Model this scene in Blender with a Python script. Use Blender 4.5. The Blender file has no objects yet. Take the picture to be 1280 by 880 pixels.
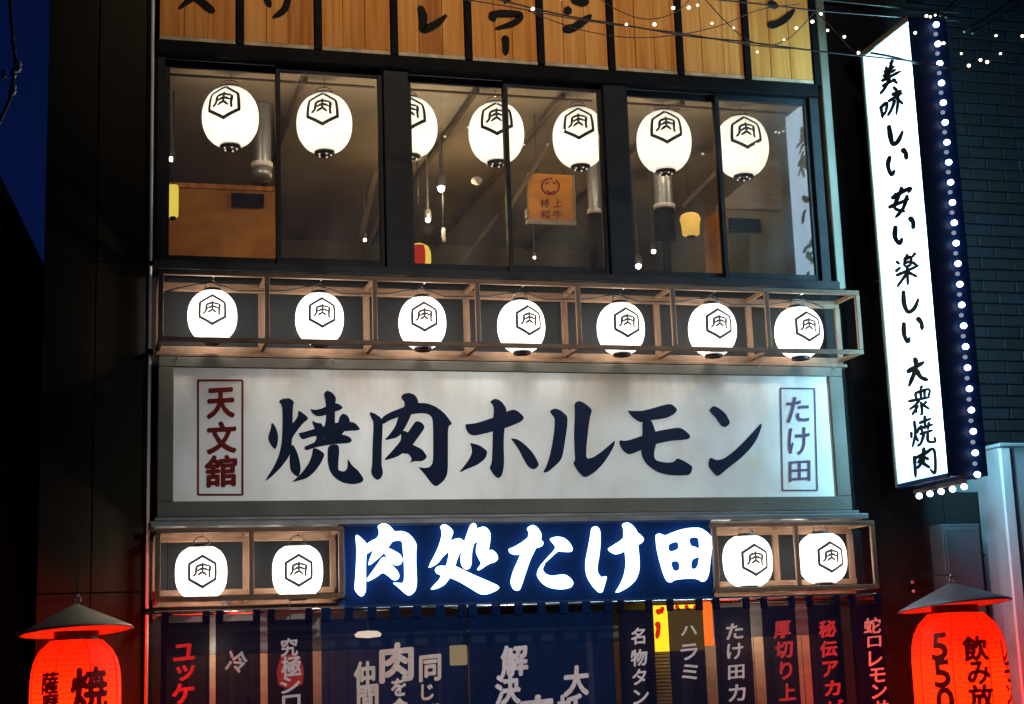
import bpy, bmesh, math, random
from mathutils import Vector, Matrix
from mathutils.geometry import tessellate_polygon
random.seed(7)
SC = bpy.context.scene
COL = SC.collection
# ------------------------------------------------------------------ camera
FPX = 1950.0; YAW, PIT, ROL = [math.radians(a) for a in (15.6, 10.95, -2.0)]
CAM = Vector((0.0, -11.0, 1.6))
_f = Vector((math.sin(YAW)*math.cos(PIT), math.cos(YAW)*math.cos(PIT), math.sin(PIT)))
_r0 = Vector((math.cos(YAW), -math.sin(YAW), 0)); _u0 = _r0.cross(_f)
_r = _r0*math.cos(ROL) + _u0*math.sin(ROL); _u = -_r0*math.sin(ROL) + _u0*math.cos(ROL)
cd = bpy.data.cameras.new('camera'); cam = bpy.data.objects.new('camera', cd); COL.objects.link(cam)
cam.matrix_world = Matrix(((_r.x, _u.x, -_f.x, CAM.x), (_r.y, _u.y, -_f.y, CAM.y), (_r.z, _u.z, -_f.z, CAM.z), (0, 0, 0, 1)))
cd.sensor_width = 36.0; cd.lens = 36.0*FPX/1280.0; cd.clip_start = 0.1; cd.clip_end = 500
SC.camera = cam
# ------------------------------------------------------------------ world: clear night sky just after dusk
W = bpy.data.worlds.new('World'); SC.world = W; W.use_nodes = True
wn = W.node_tree.nodes; wl = W.node_tree.links
bg = wn['Background']; tcw = wn.new('ShaderNodeTexCoord'); sx = wn.new('ShaderNodeSeparateXYZ'); wr = wn.new('ShaderNodeValToRGB')
wl.new(tcw.outputs['Generated'], sx.inputs[0]); wl.new(sx.outputs['Z'], wr.inputs[0]); wl.new(wr.outputs[0], bg.inputs['Color'])
wr.color_ramp.elements[0].position = 0.0; wr.color_ramp.elements[0].color = (0.0022, 0.008, 0.05, 1)
wr.color_ramp.elements[1].position = 0.6; wr.color_ramp.elements[1].color = (0.0008, 0.003, 0.024, 1)
bg.inputs['Strength'].default_value = 1.0
# ------------------------------------------------------------------ added fill lights behind the viewer; lamp mast built further down
FILL = Vector((3.2, -8.2, 10.8))
ld = bpy.data.lights.new('board_fill_light', 'SPOT'); lo = bpy.data.objects.new('board_fill_light', ld); COL.objects.link(lo)
ld.energy = 2300; ld.color = (1.0, 0.80, 0.58); ld.spot_size = math.radians(50); ld.spot_blend = 0.9; ld.shadow_soft_size = 0.18
lo.location = FILL
lo.rotation_euler = (Vector((3.0, 0.0, 7.9)) - FILL).to_track_quat('-Z', 'Y').to_euler()
l2 = bpy.data.lights.new('front_fill_light', 'SPOT'); o2 = bpy.data.objects.new('front_fill_light', l2); COL.objects.link(o2)  # second added fill light, aimed at signboard, curtain and banners
l2.energy = 1900; l2.color = (1.0, 0.97, 0.90); l2.spot_size = math.radians(40); l2.spot_blend = 1.0; l2.shadow_soft_size = 0.15
FILL2 = Vector((3.6, -9.6, 4.6)); o2.location = FILL2
o2.rotation_euler = (Vector((3.05, 0.0, 2.35)) - FILL2).to_track_quat('-Z', 'Y').to_euler()
SC.view_settings.view_transform = 'Standard'; SC.view_settings.look = 'None'
SC.view_settings.exposure = 0.0; SC.view_settings.gamma = 1.0
SC.cycles.max_bounces = 6; SC.cycles.transparent_max_bounces = 12
SC.cycles.sample_clamp_indirect = 3.0
SC.cycles.use_denoising = True

# ------------------------------------------------------------------ helpers
def at(px, py, Y):            # photograph pixel -> point on the plane y = Y
    d = _f + _r*((px-640)/FPX) - _u*((py-440)/FPX)
    return CAM + d*((Y-CAM.y)/d.y)
def atx(px, py, X):           # photograph pixel -> point on the plane x = X
    d = _f + _r*((px-640)/FPX) - _u*((py-440)/FPX)
    return CAM + d*((X-CAM.x)/d.x)
def zx(px, py, Y):
    p = at(px, py, Y); return p.x, p.z

M = {}
def mat(name, col, rough=0.6, metal=0.0, emit=None, es=0.0, var=0.0, vscale=(6, 6, 6), col2=None, bump=0.0, bscale=60.0, spec=0.5, detail=6, lo=0.35, hi=0.65, grime=0.0):
    m = bpy.data.materials.new(name); m.use_nodes = True
    n, l = m.node_tree.nodes, m.node_tree.links; b = n['Principled BSDF']
    b.inputs['Base Color'].default_value = (*col, 1); b.inputs['Roughness'].default_value = rough
    b.inputs['Metallic'].default_value = metal; b.inputs['Specular IOR Level'].default_value = spec
    tc = n.new('ShaderNodeTexCoord')
    if var or col2:
        mp = n.new('ShaderNodeMapping'); mp.inputs['Scale'].default_value = vscale
        nz = n.new('ShaderNodeTexNoise'); nz.inputs['Scale'].default_value = 1.0; nz.inputs['Detail'].default_value = detail
        cr = n.new('ShaderNodeValToRGB'); c2 = col2 or tuple(c*(1-var) for c in col)
        cr.color_ramp.elements[0].position = lo; cr.color_ramp.elements[0].color = (*c2, 1)
        cr.color_ramp.elements[1].position = hi; cr.color_ramp.elements[1].color = (*col, 1)
        l.new(tc.outputs['Object'], mp.inputs[0]); l.new(mp.outputs[0], nz.inputs['Vector']); l.new(nz.outputs['Fac'], cr.inputs[0])
        last = cr.outputs[0]
        if grime:
            n2 = n.new('ShaderNodeTexNoise'); n2.inputs['Scale'].default_value = 2.3; n2.inputs['Detail'].default_value = 8
            l.new(tc.outputs['Object'], n2.inputs['Vector'])
            r2 = n.new('ShaderNodeMapRange'); r2.inputs[1].default_value = 0.48; r2.inputs[2].default_value = 0.75; r2.inputs[3].default_value = 0; r2.inputs[4].default_value = grime
            mx = n.new('ShaderNodeMix'); mx.data_type = 'RGBA'; mx.inputs[7].default_value = (0.05, 0.035, 0.02, 1)
            l.new(n2.outputs['Fac'], r2.inputs[0]); l.new(r2.outputs[0], mx.inputs[0]); l.new(last, mx.inputs[6]); last = mx.outputs[2]
        l.new(last, b.inputs['Base Color'])
        rr = n.new('ShaderNodeMapRange'); rr.inputs[3].default_value = min(1, rough+0.1); rr.inputs[4].default_value = max(0.05, rough-0.1)
        l.new(nz.outputs['Fac'], rr.inputs[0]); l.new(rr.outputs[0], b.inputs['Roughness'])
    if bump:
        nb = n.new('ShaderNodeTexNoise'); nb.inputs['Scale'].default_value = bscale; nb.inputs['Detail'].default_value = 4
        l.new(tc.outputs['Object'], nb.inputs['Vector'])
        bp = n.new('ShaderNodeBump'); bp.inputs['Strength'].default_value = bump; bp.inputs['Distance'].default_value = 0.01
        l.new(nb.outputs['Fac'], bp.inputs['Height']); l.new(bp.outputs[0], b.inputs['Normal'])
    if emit:
        b.inputs['Emission Color'].default_value = (*emit, 1); b.inputs['Emission Strength'].default_value = es
    M[name] = m; return m

def MB(): return bmesh.new()
def box(bm, x0, x1, y0, y1, z0, z1):
    x0, x1 = min(x0, x1), max(x0, x1); y0, y1 = min(y0, y1), max(y0, y1); z0, z1 = min(z0, z1), max(z0, z1)
    v = [bm.verts.new(c) for c in ((x0,y0,z0),(x1,y0,z0),(x1,y1,z0),(x0,y1,z0),(x0,y0,z1),(x1,y0,z1),(x1,y1,z1),(x0,y1,z1))]
    for f in ((3,2,1,0),(4,5,6,7),(0,1,5,4),(1,2,6,5),(2,3,7,6),(3,0,4,7)): bm.faces.new([v[i] for i in f])
    return bm
def bar(bm, a, b, w, h=None, up=Vector((0, 0, 1))):     # rectangular bar between two points
    h = h or w; a, b = Vector(a), Vector(b); d = (b-a).normalized()
    if abs(d.dot(up)) > 0.95: up = Vector((0, 1, 0))
    s = d.cross(up).normalized(); t = s.cross(d).normalized()
    v = []
    for p in (a, b):
        for i, j in ((-1,-1),(1,-1),(1,1),(-1,1)): v.append(bm.verts.new(p + s*(i*w/2) + t*(j*h/2)))
    for f in ((0,1,2,3),(7,6,5,4),(0,4,5,1),(1,5,6,2),(2,6,7,3),(3,7,4,0)): bm.faces.new([v[i] for i in f])
    return bm
def tube(bm, pts, r, n=8, cap=True):
    pts = [Vector(p) for p in pts]; rings = []
    rr = r if isinstance(r, (list, tuple)) else [r]*len(pts)
    for i, p in enumerate(pts):
        d = (pts[min(i+1, len(pts)-1)] - pts[max(i-1, 0)]).normalized()
        up = Vector((0, 0, 1)) if abs(d.z) < 0.9 else Vector((0, 1, 0))
        s = d.cross(up).normalized(); t = s.cross(d).normalized()
        rings.append([bm.verts.new(p + (s*math.cos(2*math.pi*k/n) + t*math.sin(2*math.pi*k/n))*rr[i]) for k in range(n)])
    for a, b in zip(rings, rings[1:]):
        for k in range(n):
            f = bm.faces.new((a[k], a[(k+1) % n], b[(k+1) % n], b[k])); f.smooth = True
    if cap: bm.faces.new(rings[0]); bm.faces.new(rings[-1])
    return bm
def lathe(bm, prof, n=24, c=(0, 0, 0), smooth=True):
    c = Vector(c); rings = []
    for r, z in prof:
        rings.append([bm.verts.new(c + Vector((r*math.cos(2*math.pi*k/n), r*math.sin(2*math.pi*k/n), z))) for k in range(n)] if r > 1e-5 else [bm.verts.new(c + Vector((0, 0, z)))])
    for a, b in zip(rings, rings[1:]):
        for k in range(n):
            q = [a[k % len(a)], a[(k+1) % len(a)], b[(k+1) % len(b)], b[k % len(b)]]
            q2 = []
            for v in q:
                if v not in q2: q2.append(v)
            if len(q2) > 2: bm.faces.new(q2).smooth = smooth
    return bm
def ball(bm, c, r, sub=2, sq=(1, 1, 1)):
    m = Matrix.Translation(Vector(c)) @ Matrix.Diagonal((*sq, 1)); return bmesh.ops.create_icosphere(bm, subdivisions=sub, radius=r, matrix=m)
def bev(bm, w, seg=1):
    bmesh.ops.recalc_face_normals(bm, faces=bm.faces)
    bmesh.ops.bevel(bm, geom=bm.edges[:], offset=w, segments=seg, affect='EDGES', profile=0.6)
    return bm
def root_loc(p):
    v = Vector((0, 0, 0))
    while p: v += p.location; p = p.parent
    return v
def obj(name, bm, m, parent=None, world=True, fix=True):
    if isinstance(bm, bmesh.types.BMesh):
        if fix: bmesh.ops.recalc_face_normals(bm, faces=bm.faces)
        me = bpy.data.meshes.new(name); 
        if parent and world: bmesh.ops.translate(bm, verts=bm.verts, vec=-root_loc(parent))
        bm.to_mesh(me); bm.free()
    else: me = bm
    if m is not None:
        me.materials.clear(); me.materials.append(M[m] if isinstance(m, str) else m)
    o = bpy.data.objects.new(name, me); COL.objects.link(o)
    if parent: o.parent = parent
    return o
def thing(name, label, cat, loc, group=None):
    o = bpy.data.objects.new(name, None); o.empty_display_size = 0.1; COL.objects.link(o); o.location = loc
    o['label'] = label; o['category'] = cat
    if group: o['group'] = group
    return o
def tag(o, label, cat, group=None):
    o['label'] = label; o['category'] = cat
    if group: o['group'] = group
    return o
def struct(name, bm, m, parent=None):
    o = obj(name, bm, m, parent); o['kind'] = 'structure'; return o
def dup(o, parent=None):
    c = o.copy(); COL.objects.link(c)
    if parent: c.parent = parent
    for ch in list(o.children): dup(ch, c)
    return c

# ---- lettering
def smooth_poly(P, it=2, q=0.2):
    for _ in range(it):
        R = []
        for i in range(len(P)):
            a, b = P[i], P[(i+1) % len(P)]
            R += [(a[0]+(b[0]-a[0])*q, a[1]+(b[1]-a[1])*q), (a[0]+(b[0]-a[0])*(1-q), a[1]+(b[1]-a[1])*(1-q))]
        P = R
    return P
def poly_prism(bm, loops, fn, t0, t1):
    """loops: outer + holes in 2D; fn(x, y, t) -> 3D; prism between depths t0 (front) and t1"""
    flat = [p for L in loops for p in L]
    tri = tessellate_polygon([[Vector((p[0], p[1], 0)) for p in L] for L in loops])
    F = [bm.verts.new(fn(p[0], p[1], t0)) for p in flat]; B = [bm.verts.new(fn(p[0], p[1], t1)) for p in flat]
    for t in tri:
        try: bm.faces.new([F[i] for i in t]); bm.faces.new([B[i] for i in reversed(t)])
        except ValueError: pass
    k = 0
    for L in loops:
        n = len(L)
        for i in range(n):
            a, b = k+i, k+(i+1) % n
            try: bm.faces.new((F[a], F[b], B[b], B[a]))
            except ValueError: pass
        k += n
def catmull(P, n=5):
    if len(P) < 3: 
        return [(P[0][0]+(P[1][0]-P[0][0])*i/n, P[0][1]+(P[1][1]-P[0][1])*i/n) for i in range(n+1)]
    Q = [P[0]] + list(P) + [P[-1]]; R = []
    for i in range(1, len(Q)-2):
        for k in range(n):
            t = k/n
            R.append(tuple(0.5*((2*Q[i][c]) + (-Q[i-1][c]+Q[i+1][c])*t + (2*Q[i-1][c]-5*Q[i][c]+4*Q[i+1][c]-Q[i+2][c])*t*t + (-Q[i-1][c]+3*Q[i][c]-3*Q[i+1][c]+Q[i+2][c])*t**3) for c in (0, 1)))
    R.append(tuple(P[-1])); return R
def brush(bm, P, w, fn, t, prof=(0.75, 1.15, 0.95, 0.8, 0.95, 0.45), n=5):
    """brush stroke strip along a skeleton; the width runs through prof"""
    C = catmull(P, n); m = len(C)-1; L = []
    for i, c in enumerate(C):
        a, b = C[max(i-1, 0)], C[min(i+1, m)]; dx, dy = b[0]-a[0], b[1]-a[1]; d = math.hypot(dx, dy) or 1
        s = i/m*(len(prof)-1); k = min(int(s), len(prof)-2); ww = w*0.5*(prof[k]+(prof[k+1]-prof[k])*(s-k))
        nx, ny = -dy/d*ww, dx/d*ww
        L.append((bm.verts.new(fn(c[0]+nx, c[1]+ny, t)), bm.verts.new(fn(c[0]-nx, c[1]-ny, t))))
    for a, b in zip(L, L[1:]): bm.faces.new((a[0], b[0], b[1], a[1]))
    # rounded ends
    for e, s in ((0, -1), (m, 1)):
        a = C[e]; b = C[1] if e == 0 else C[m-1]; d = math.hypot(a[0]-b[0], a[1]-b[1]) or 1
        ww = w*0.22*(prof[0] if e == 0 else prof[-1])
        tip = bm.verts.new(fn(a[0]+(a[0]-b[0])/d*ww, a[1]+(a[1]-b[1])/d*ww, t)); bm.faces.new((L[e][0], L[e][1], tip))
_gl = {}
def glyph_data(ch, off):
    k = (ch, off)
    if k not in _gl:
        c = bpy.data.curves.new('glyph', 'FONT'); c.body = ch; c.size = 1.0; c.offset = off; c.resolution_u = 3
        o = bpy.data.objects.new('glyph', c); COL.objects.link(o)
        bpy.context.view_layer.update()
        dg = bpy.context.evaluated_depsgraph_get(); me = bpy.data.meshes.new_from_object(o.evaluated_get(dg), depsgraph=dg)
        V = [(v.co.x, v.co.y) for v in me.vertices]; F = [tuple(p.vertices) for p in me.polygons]
        bpy.data.objects.remove(o); bpy.data.curves.remove(c); bpy.data.meshes.remove(me)
        x0, x1 = min(v[0] for v in V), max(v[0] for v in V); y0, y1 = min(v[1] for v in V), max(v[1] for v in V)
        _gl[k] = ([((v[0]-(x0+x1)/2), (v[1]-(y0+y1)/2)) for v in V], F, x1-x0, y1-y0)
    return _gl[k]
def glyph(bm, ch, cx, cy, w, h, fn, t, off=0.02, slope=-0.08, rot=0.0, cuts=0):
    """place a character centred on (cx, cy) with the box w x h, y down; slope lifts the right side like brush lettering;
    off thickens the strokes (share of the character box) by laying shifted copies a hair above each other"""
    V, F, gw, gh = glyph_data(ch, 0.0)
    ca, sa = math.cos(rot), math.sin(rot)
    if cuts:
        k = (ch, 'cut')
        if k not in _gl:
            b = bmesh.new(); vv = [b.verts.new((x, y, 0)) for x, y in V]
            for f in F:
                try: b.faces.new([vv[i] for i in f])
                except ValueError: pass
            bmesh.ops.triangulate(b, faces=b.faces)
            for _ in range(2): bmesh.ops.subdivide_edges(b, edges=[e for e in b.edges if e.calc_length() > 0.08], cuts=2, use_grid_fill=True); bmesh.ops.triangulate(b, faces=b.faces)
            b.verts.index_update(); _gl[k] = ([(v.co.x, v.co.y) for v in b.verts], [tuple(v.index for v in f.verts) for f in b.faces]); b.free()
        V, F = _gl[k]
    sh = [(0.0, 0.0)] + ([(math.cos(a)*off*1.5, math.sin(a)*off*1.5) for a in [i*math.pi/3 for i in range(6)]] if off > 0.004 else [])
    for q, (ox, oy) in enumerate(sh):
        vs = []
        for x, y in V:
            X, Yy = (x/gw+ox)*w, (-y/gh+oy)*h + (x/gw*w)*slope
            X, Yy = X*ca - Yy*sa, X*sa + Yy*ca
            vs.append(bm.verts.new(fn(cx+X, cy+Yy, t+q*0.0002)))
        for f in F:
            try: bm.faces.new([vs[i] for i in f])
            except ValueError: pass
def on_plane(Y):  return lambda x, y, t: at(x, y, Y - t)          # t metres proud of the plane, towards the street
def facing(px, py, Y):  # function flat on the plane itself (no perspective shear with t)
    pass
def flatY(Y):
    def fn(x, y, t):
        p = at(x, y, Y); return Vector((p.x, p.y - t, p.z))
    return fn
def flatX(X):
    def fn(x, y, t):
        p = atx(x, y, X); return Vector((p.x - t, p.y, p.z))
    return fn

# ------------------------------------------------------------------ materials
mat('asphalt', (0.05, 0.05, 0.052), 0.85, var=0.4, vscale=(4, 4, 4), bump=0.3, bscale=90)
mat('dark_wall', (0.010, 0.012, 0.014), 0.85, spec=0.15, var=0.35, vscale=(1.2, 1.2, 0.6), bump=0.12, bscale=40)
mat('cladding', (0.022, 0.019, 0.012), 0.75, spec=0.1, var=0.3, vscale=(3, 3, 0.4), bump=0.08, bscale=30)
mat('black_metal', (0.004, 0.004, 0.005), 0.7, spec=0.08, var=0.4, vscale=(5, 5, 5), bump=0.05, bscale=80)
mat('window_metal', (0.005, 0.006, 0.009), 0.6, spec=0.2, var=0.3, vscale=(7, 7, 7))
mat('beige_trim', (0.13, 0.11, 0.075), 0.6, var=0.25, vscale=(3, 3, 1.5), bump=0.1, grime=0.4)
mat('grey_metal', (0.10, 0.11, 0.12), 0.5, metal=0.3, var=0.35, vscale=(4, 4, 4), grime=0.3)
mat('pale_pipe', (0.7, 0.64, 0.58), 0.4, var=0.3, vscale=(8, 8, 2), grime=0.4)
mat('board_wood', (0.56, 0.24, 0.052), 0.7, spec=0.15, col2=(0.42, 0.15, 0.028), vscale=(26, 26, 1.1), bump=0.12, bscale=35, lo=0.36, hi=0.62)
mat('board_wood_pale', (0.60, 0.28, 0.072), 0.7, spec=0.15, col2=(0.48, 0.18, 0.038), vscale=(30, 30, 0.9), bump=0.12, bscale=35, lo=0.33, hi=0.6)
mat('board_wood_dark', (0.50, 0.20, 0.046), 0.7, spec=0.15, col2=(0.30, 0.10, 0.018), vscale=(22, 22, 1.3), bump=0.12, bscale=35, lo=0.36, hi=0.66)
mat('weathered_edge', (0.5, 0.4, 0.26), 0.7, var=0.4, vscale=(12, 12, 12))
mat('rack_wood', (0.13, 0.076, 0.038), 0.7, col2=(0.09, 0.045, 0.025), vscale=(9, 30, 30), bump=0.2, bscale=45, lo=0.36, hi=0.6)
mat('rack_post', (0.13, 0.076, 0.038), 0.7, col2=(0.10, 0.05, 0.03), vscale=(30, 30, 6), bump=0.2, bscale=45, lo=0.36, hi=0.6)
mat('rack_face', (0.13, 0.085, 0.06), 0.55, var=0.5, vscale=(14, 14, 14), bump=0.15)
mat('sign_frame', (0.10, 0.095, 0.08), 0.6, spec=0.2, var=0.25, vscale=(3, 3, 3), bump=0.05)
mat('navy_panel', (0.001, 0.017, 0.085), 0.6, spec=0.05, var=0.25, vscale=(2, 2, 2), bump=0.04)
mat('navy_edge', (0.004, 0.02, 0.09), 0.5, spec=0.15, var=0.3, vscale=(4, 4, 4))
mat('ink', (0.004, 0.010, 0.034), 0.8, spec=0.15)
mat('ink_black', (0.006, 0.005, 0.005), 0.8, spec=0.15)
mat('red_ink', (0.12, 0.010, 0.008), 0.8, spec=0.15)
mat('purple_ink', (0.10, 0.07, 0.13), 0.8, spec=0.15)
mat('lantern_ink', (0.012, 0.012, 0.014), 0.8, spec=0.05, emit=(0.8, 0.85, 1.0), es=0.02)
mat('lantern_ink_dark', (0.006, 0.006, 0.007), 0.8, spec=0.05)
mat('lantern_cap', (0.012, 0.01, 0.009), 0.35, var=0.3, vscale=(20, 20, 20))
mat('steel', (0.45, 0.45, 0.46), 0.25, metal=1.0)
mat('galvanised', (0.34, 0.34, 0.33), 0.38, metal=0.7, var=0.35, vscale=(10, 10, 3), grime=0.3)
mat('black_rubber', (0.012, 0.012, 0.013), 0.6)
mat('noren_cloth', (0.004, 0.018, 0.075), 0.95, spec=0.02, var=0.25, vscale=(5, 5, 2), bump=0.25, bscale=300)
mat('banner_cloth', (0.007, 0.009, 0.032), 0.95, spec=0.02, var=0.25, vscale=(9, 9, 3), bump=0.25, bscale=300)
mat('cloth_white', (0.74, 0.66, 0.69), 0.9, spec=0.02, var=0.15, vscale=(40, 40, 40))
mat('cloth_cream', (0.76, 0.62, 0.56), 0.9, spec=0.02, var=0.15, vscale=(40, 40, 40))
mat('cloth_red', (0.72, 0.07, 0.075), 0.9, spec=0.02, var=0.15, vscale=(40, 40, 40))
mat('cap_cone', (0.30, 0.26, 0.17), 0.5, var=0.3, vscale=(5, 5, 5), bump=0.08, grime=0.35)
mat('cap_cone_blue', (0.17, 0.20, 0.26), 0.45, var=0.3, vscale=(5, 5, 5), bump=0.08, grime=0.35)
mat('red_ink_glow', (0.02, 0.001, 0.001), 0.7, emit=(0.22, 0.0, 0.0), es=0.25)
mat('room_ceiling', (0.22, 0.17, 0.11), 0.6, var=0.35, vscale=(1.4, 1.4, 1.4), bump=0.1)
mat('room_wall', (0.11, 0.085, 0.055), 0.7, var=0.25, vscale=(1.2, 1.2, 1.2))
mat('ply_orange', (0.40, 0.155, 0.016), 0.6, spec=0.1, col2=(0.30, 0.11, 0.010), vscale=(3, 3, 9), bump=0.06)
mat('ply_olive', (0.17, 0.13, 0.045), 0.55, var=0.2, vscale=(3, 3, 6))
mat('beige_slat', (0.24, 0.18, 0.12), 0.6, var=0.25, vscale=(6, 6, 20))
mat('room_brace', (0.10, 0.07, 0.045), 0.7, spec=0.1, var=0.3, vscale=(8, 8, 8))
mat('floor_wood', (0.12, 0.07, 0.04), 0.5, var=0.3)
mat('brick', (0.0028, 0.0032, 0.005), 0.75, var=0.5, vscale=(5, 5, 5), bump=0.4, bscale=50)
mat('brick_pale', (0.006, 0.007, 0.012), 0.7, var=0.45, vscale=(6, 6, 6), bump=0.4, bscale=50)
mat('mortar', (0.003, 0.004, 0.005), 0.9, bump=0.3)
mat('pillar_paint', (0.26, 0.29, 0.31), 0.5, var=0.3, vscale=(2, 2, 0.7), grime=0.5, bump=0.06)
mat('pillar_trim', (0.5, 0.5, 0.5), 0.45, var=0.2, vscale=(2, 2, 1))
mat('grey_door', (0.06, 0.065, 0.075), 0.4, var=0.3, vscale=(2, 2, 1), bump=0.04)
mat('copper_wire', (0.02, 0.018, 0.016), 0.5)
mat('silhouette_wall', (0.004, 0.004, 0.005), 0.9)
def emis(name, col, s):
    m = bpy.data.materials.new(name); m.use_nodes = True; n = m.node_tree.nodes; n.clear()
    e = n.new('ShaderNodeEmission'); o = n.new('ShaderNodeOutputMaterial'); e.inputs[0].default_value = (*col, 1); e.inputs[1].default_value = s
    m.node_tree.links.new(e.outputs[0], o.inputs[0]); M[name] = m; return m
emis('bulb_white', (0.86, 0.93, 1.0), 9.0)
emis('bulb_dim', (0.6, 0.68, 0.9), 0.42)
emis('vent_light', (1.0, 0.85, 0.65), 1.2)
emis('bulb_warm', (1.0, 0.82, 0.55), 6.0)
emis('spot_bulb', (1.0, 0.93, 0.8), 25.0)
emis('poster_yellow', (1.0, 0.62, 0.02), 1.4)
emis('poster_red', (0.75, 0.02, 0.01), 0.8)
emis('poster_orange', (1.0, 0.16, 0.02), 1.1)
emis('lamp_cream', (1.0, 0.72, 0.3), 2.2)
emis('lamp_yellow', (1.0, 0.72, 0.10), 1.25)
emis('lamp_paper', (1.0, 0.78, 0.6), 7.0)
emis('red_glow', (1.0, 0.08, 0.03), 5)
emis('fill_glow', (1.0, 0.86, 0.68), 20)
def paper(name, col, s, ribs=60.0, rib=0.12, see=0.0, hot=0.0):
    """glowing paper: thin wires show as slightly darker rings"""
    m = bpy.data.materials.new(name); m.use_nodes = True; n, l = m.node_tree.nodes, m.node_tree.links; b = n['Principled BSDF']
    b.inputs['Base Color'].default_value = (*[min(1, c*0.4) for c in col], 1); b.inputs['Roughness'].default_value = 0.8
    tc = n.new('ShaderNodeTexCoord'); sp = n.new('ShaderNodeSeparateXYZ'); l.new(tc.outputs['Object'], sp.inputs[0])
    mu = n.new('ShaderNodeMath'); mu.operation = 'MULTIPLY'; mu.inputs[1].default_value = ribs*math.pi*2; l.new(sp.outputs['Z'], mu.inputs[0])
    si = n.new('ShaderNodeMath'); si.operation = 'SINE'; l.new(mu.outputs[0], si.inputs[0])
    mr = n.new('ShaderNodeMapRange'); mr.inputs[1].default_value = -1; mr.inputs[2].default_value = -0.4; mr.inputs[3].default_value = s*(1-rib); mr.inputs[4].default_value = s
    l.new(si.outputs[0], mr.inputs[0])
    nz = n.new('ShaderNodeTexNoise'); nz.inputs['Scale'].default_value = 7.0; l.new(tc.outputs['Object'], nz.inputs['Vector'])
    mm = n.new('ShaderNodeMath'); mm.operation = 'MULTIPLY'; r2 = n.new('ShaderNodeMapRange'); r2.inputs[3].default_value = 0.85; r2.inputs[4].default_value = 1.15
    l.new(nz.outputs['Fac'], r2.inputs[0]); l.new(mr.outputs[0], mm.inputs[0]); l.new(r2.outputs[0], mm.inputs[1]); l.new(mm.outputs[0], b.inputs['Emission Strength'])
    b.inputs['Emission Color'].default_value = (*col, 1); M[name] = m
    if hot:
        ab = n.new('ShaderNodeMath'); ab.operation = 'ABSOLUTE'; l.new(sp.outputs['Z'], ab.inputs[0])
        rg = n.new('ShaderNodeMapRange'); rg.interpolation_type = 'SMOOTHSTEP'; rg.inputs[1].default_value = 0.12; rg.inputs[2].default_value = 0.46; rg.inputs[3].default_value = 1.0; rg.inputs[4].default_value = 1.0-hot
        m3 = n.new('ShaderNodeMath'); m3.operation = 'MULTIPLY'; l.new(ab.outputs[0], rg.inputs[0]); l.new(rg.outputs[0], m3.inputs[0]); l.new(mm.outputs[0], m3.inputs[1]); l.new(m3.outputs[0], b.inputs['Emission Strength'])
    if see:
        t = n.new('ShaderNodeBsdfTransparent'); x = n.new('ShaderNodeMixShader'); x.inputs[0].default_value = see
        l.new(b.outputs[0], x.inputs[1]); l.new(t.outputs[0], x.inputs[2]); l.new(x.outputs[0], n['Material Output'].inputs[0])
    return m
paper('paper_white', (1.0, 0.965, 0.92), 1.08, ribs=72, rib=0.3, see=0.3)
paper('paper_white_cool', (1.0, 0.97, 0.94), 1.08, ribs=72, rib=0.3, see=0.3)
paper('paper_red', (1.0, 0.028, 0.0012), 1.75, ribs=30, rib=0.55, see=0.14, hot=0.7)
paper('paper_yellow', (1.0, 0.56, 0.10), 1.1, ribs=40)
paper('letter_white', (0.5, 0.8, 1.0), 3.8, ribs=0.01, rib=0)
# blade sign face: lit from inside by tubes, a little weaker and bluer towards the lower end
def face_mat():
    m = bpy.data.materials.new('blade_face'); m.use_nodes = True; n, l = m.node_tree.nodes, m.node_tree.links; b = n['Principled BSDF']
    b.inputs['Base Color'].default_value = (0.75, 0.78, 0.8, 1); b.inputs['Roughness'].default_value = 0.3
    tc = n.new('ShaderNodeTexCoord'); sp = n.new('ShaderNodeSeparateXYZ'); l.new(tc.outputs['Object'], sp.inputs[0])
    cr = n.new('ShaderNodeValToRGB'); mr = n.new('ShaderNodeMapRange'); mr.inputs[1].default_value = -1.8; mr.inputs[2].default_value = 1.8
    l.new(sp.outputs['Z'], mr.inputs[0]); l.new(mr.outputs[0], cr.inputs[0]); e = cr.color_ramp.elements
    e[0].position = 0.0; e[0].color = (0.25, 0.62, 0.95, 1); e[1].position = 0.14; e[1].color = (0.62, 0.88, 1, 1)
    k = e.new(0.3); k.color = (0.72, 0.93, 1, 1); k = e.new(1.0); k.color = (0.78, 0.94, 1, 1)
    l.new(cr.outputs[0], b.inputs['Emission Color']); b.inputs['Emission Strength'].default_value = 1.9
    t = n.new('ShaderNodeBsdfTransparent'); x = n.new('ShaderNodeMixShader'); x.inputs[0].default_value = 0.4
    l.new(b.outputs[0], x.inputs[1]); l.new(t.outputs[0], x.inputs[2]); l.new(x.outputs[0], n['Material Output'].inputs[0])
    M['blade_face'] = m
face_mat()
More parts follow.
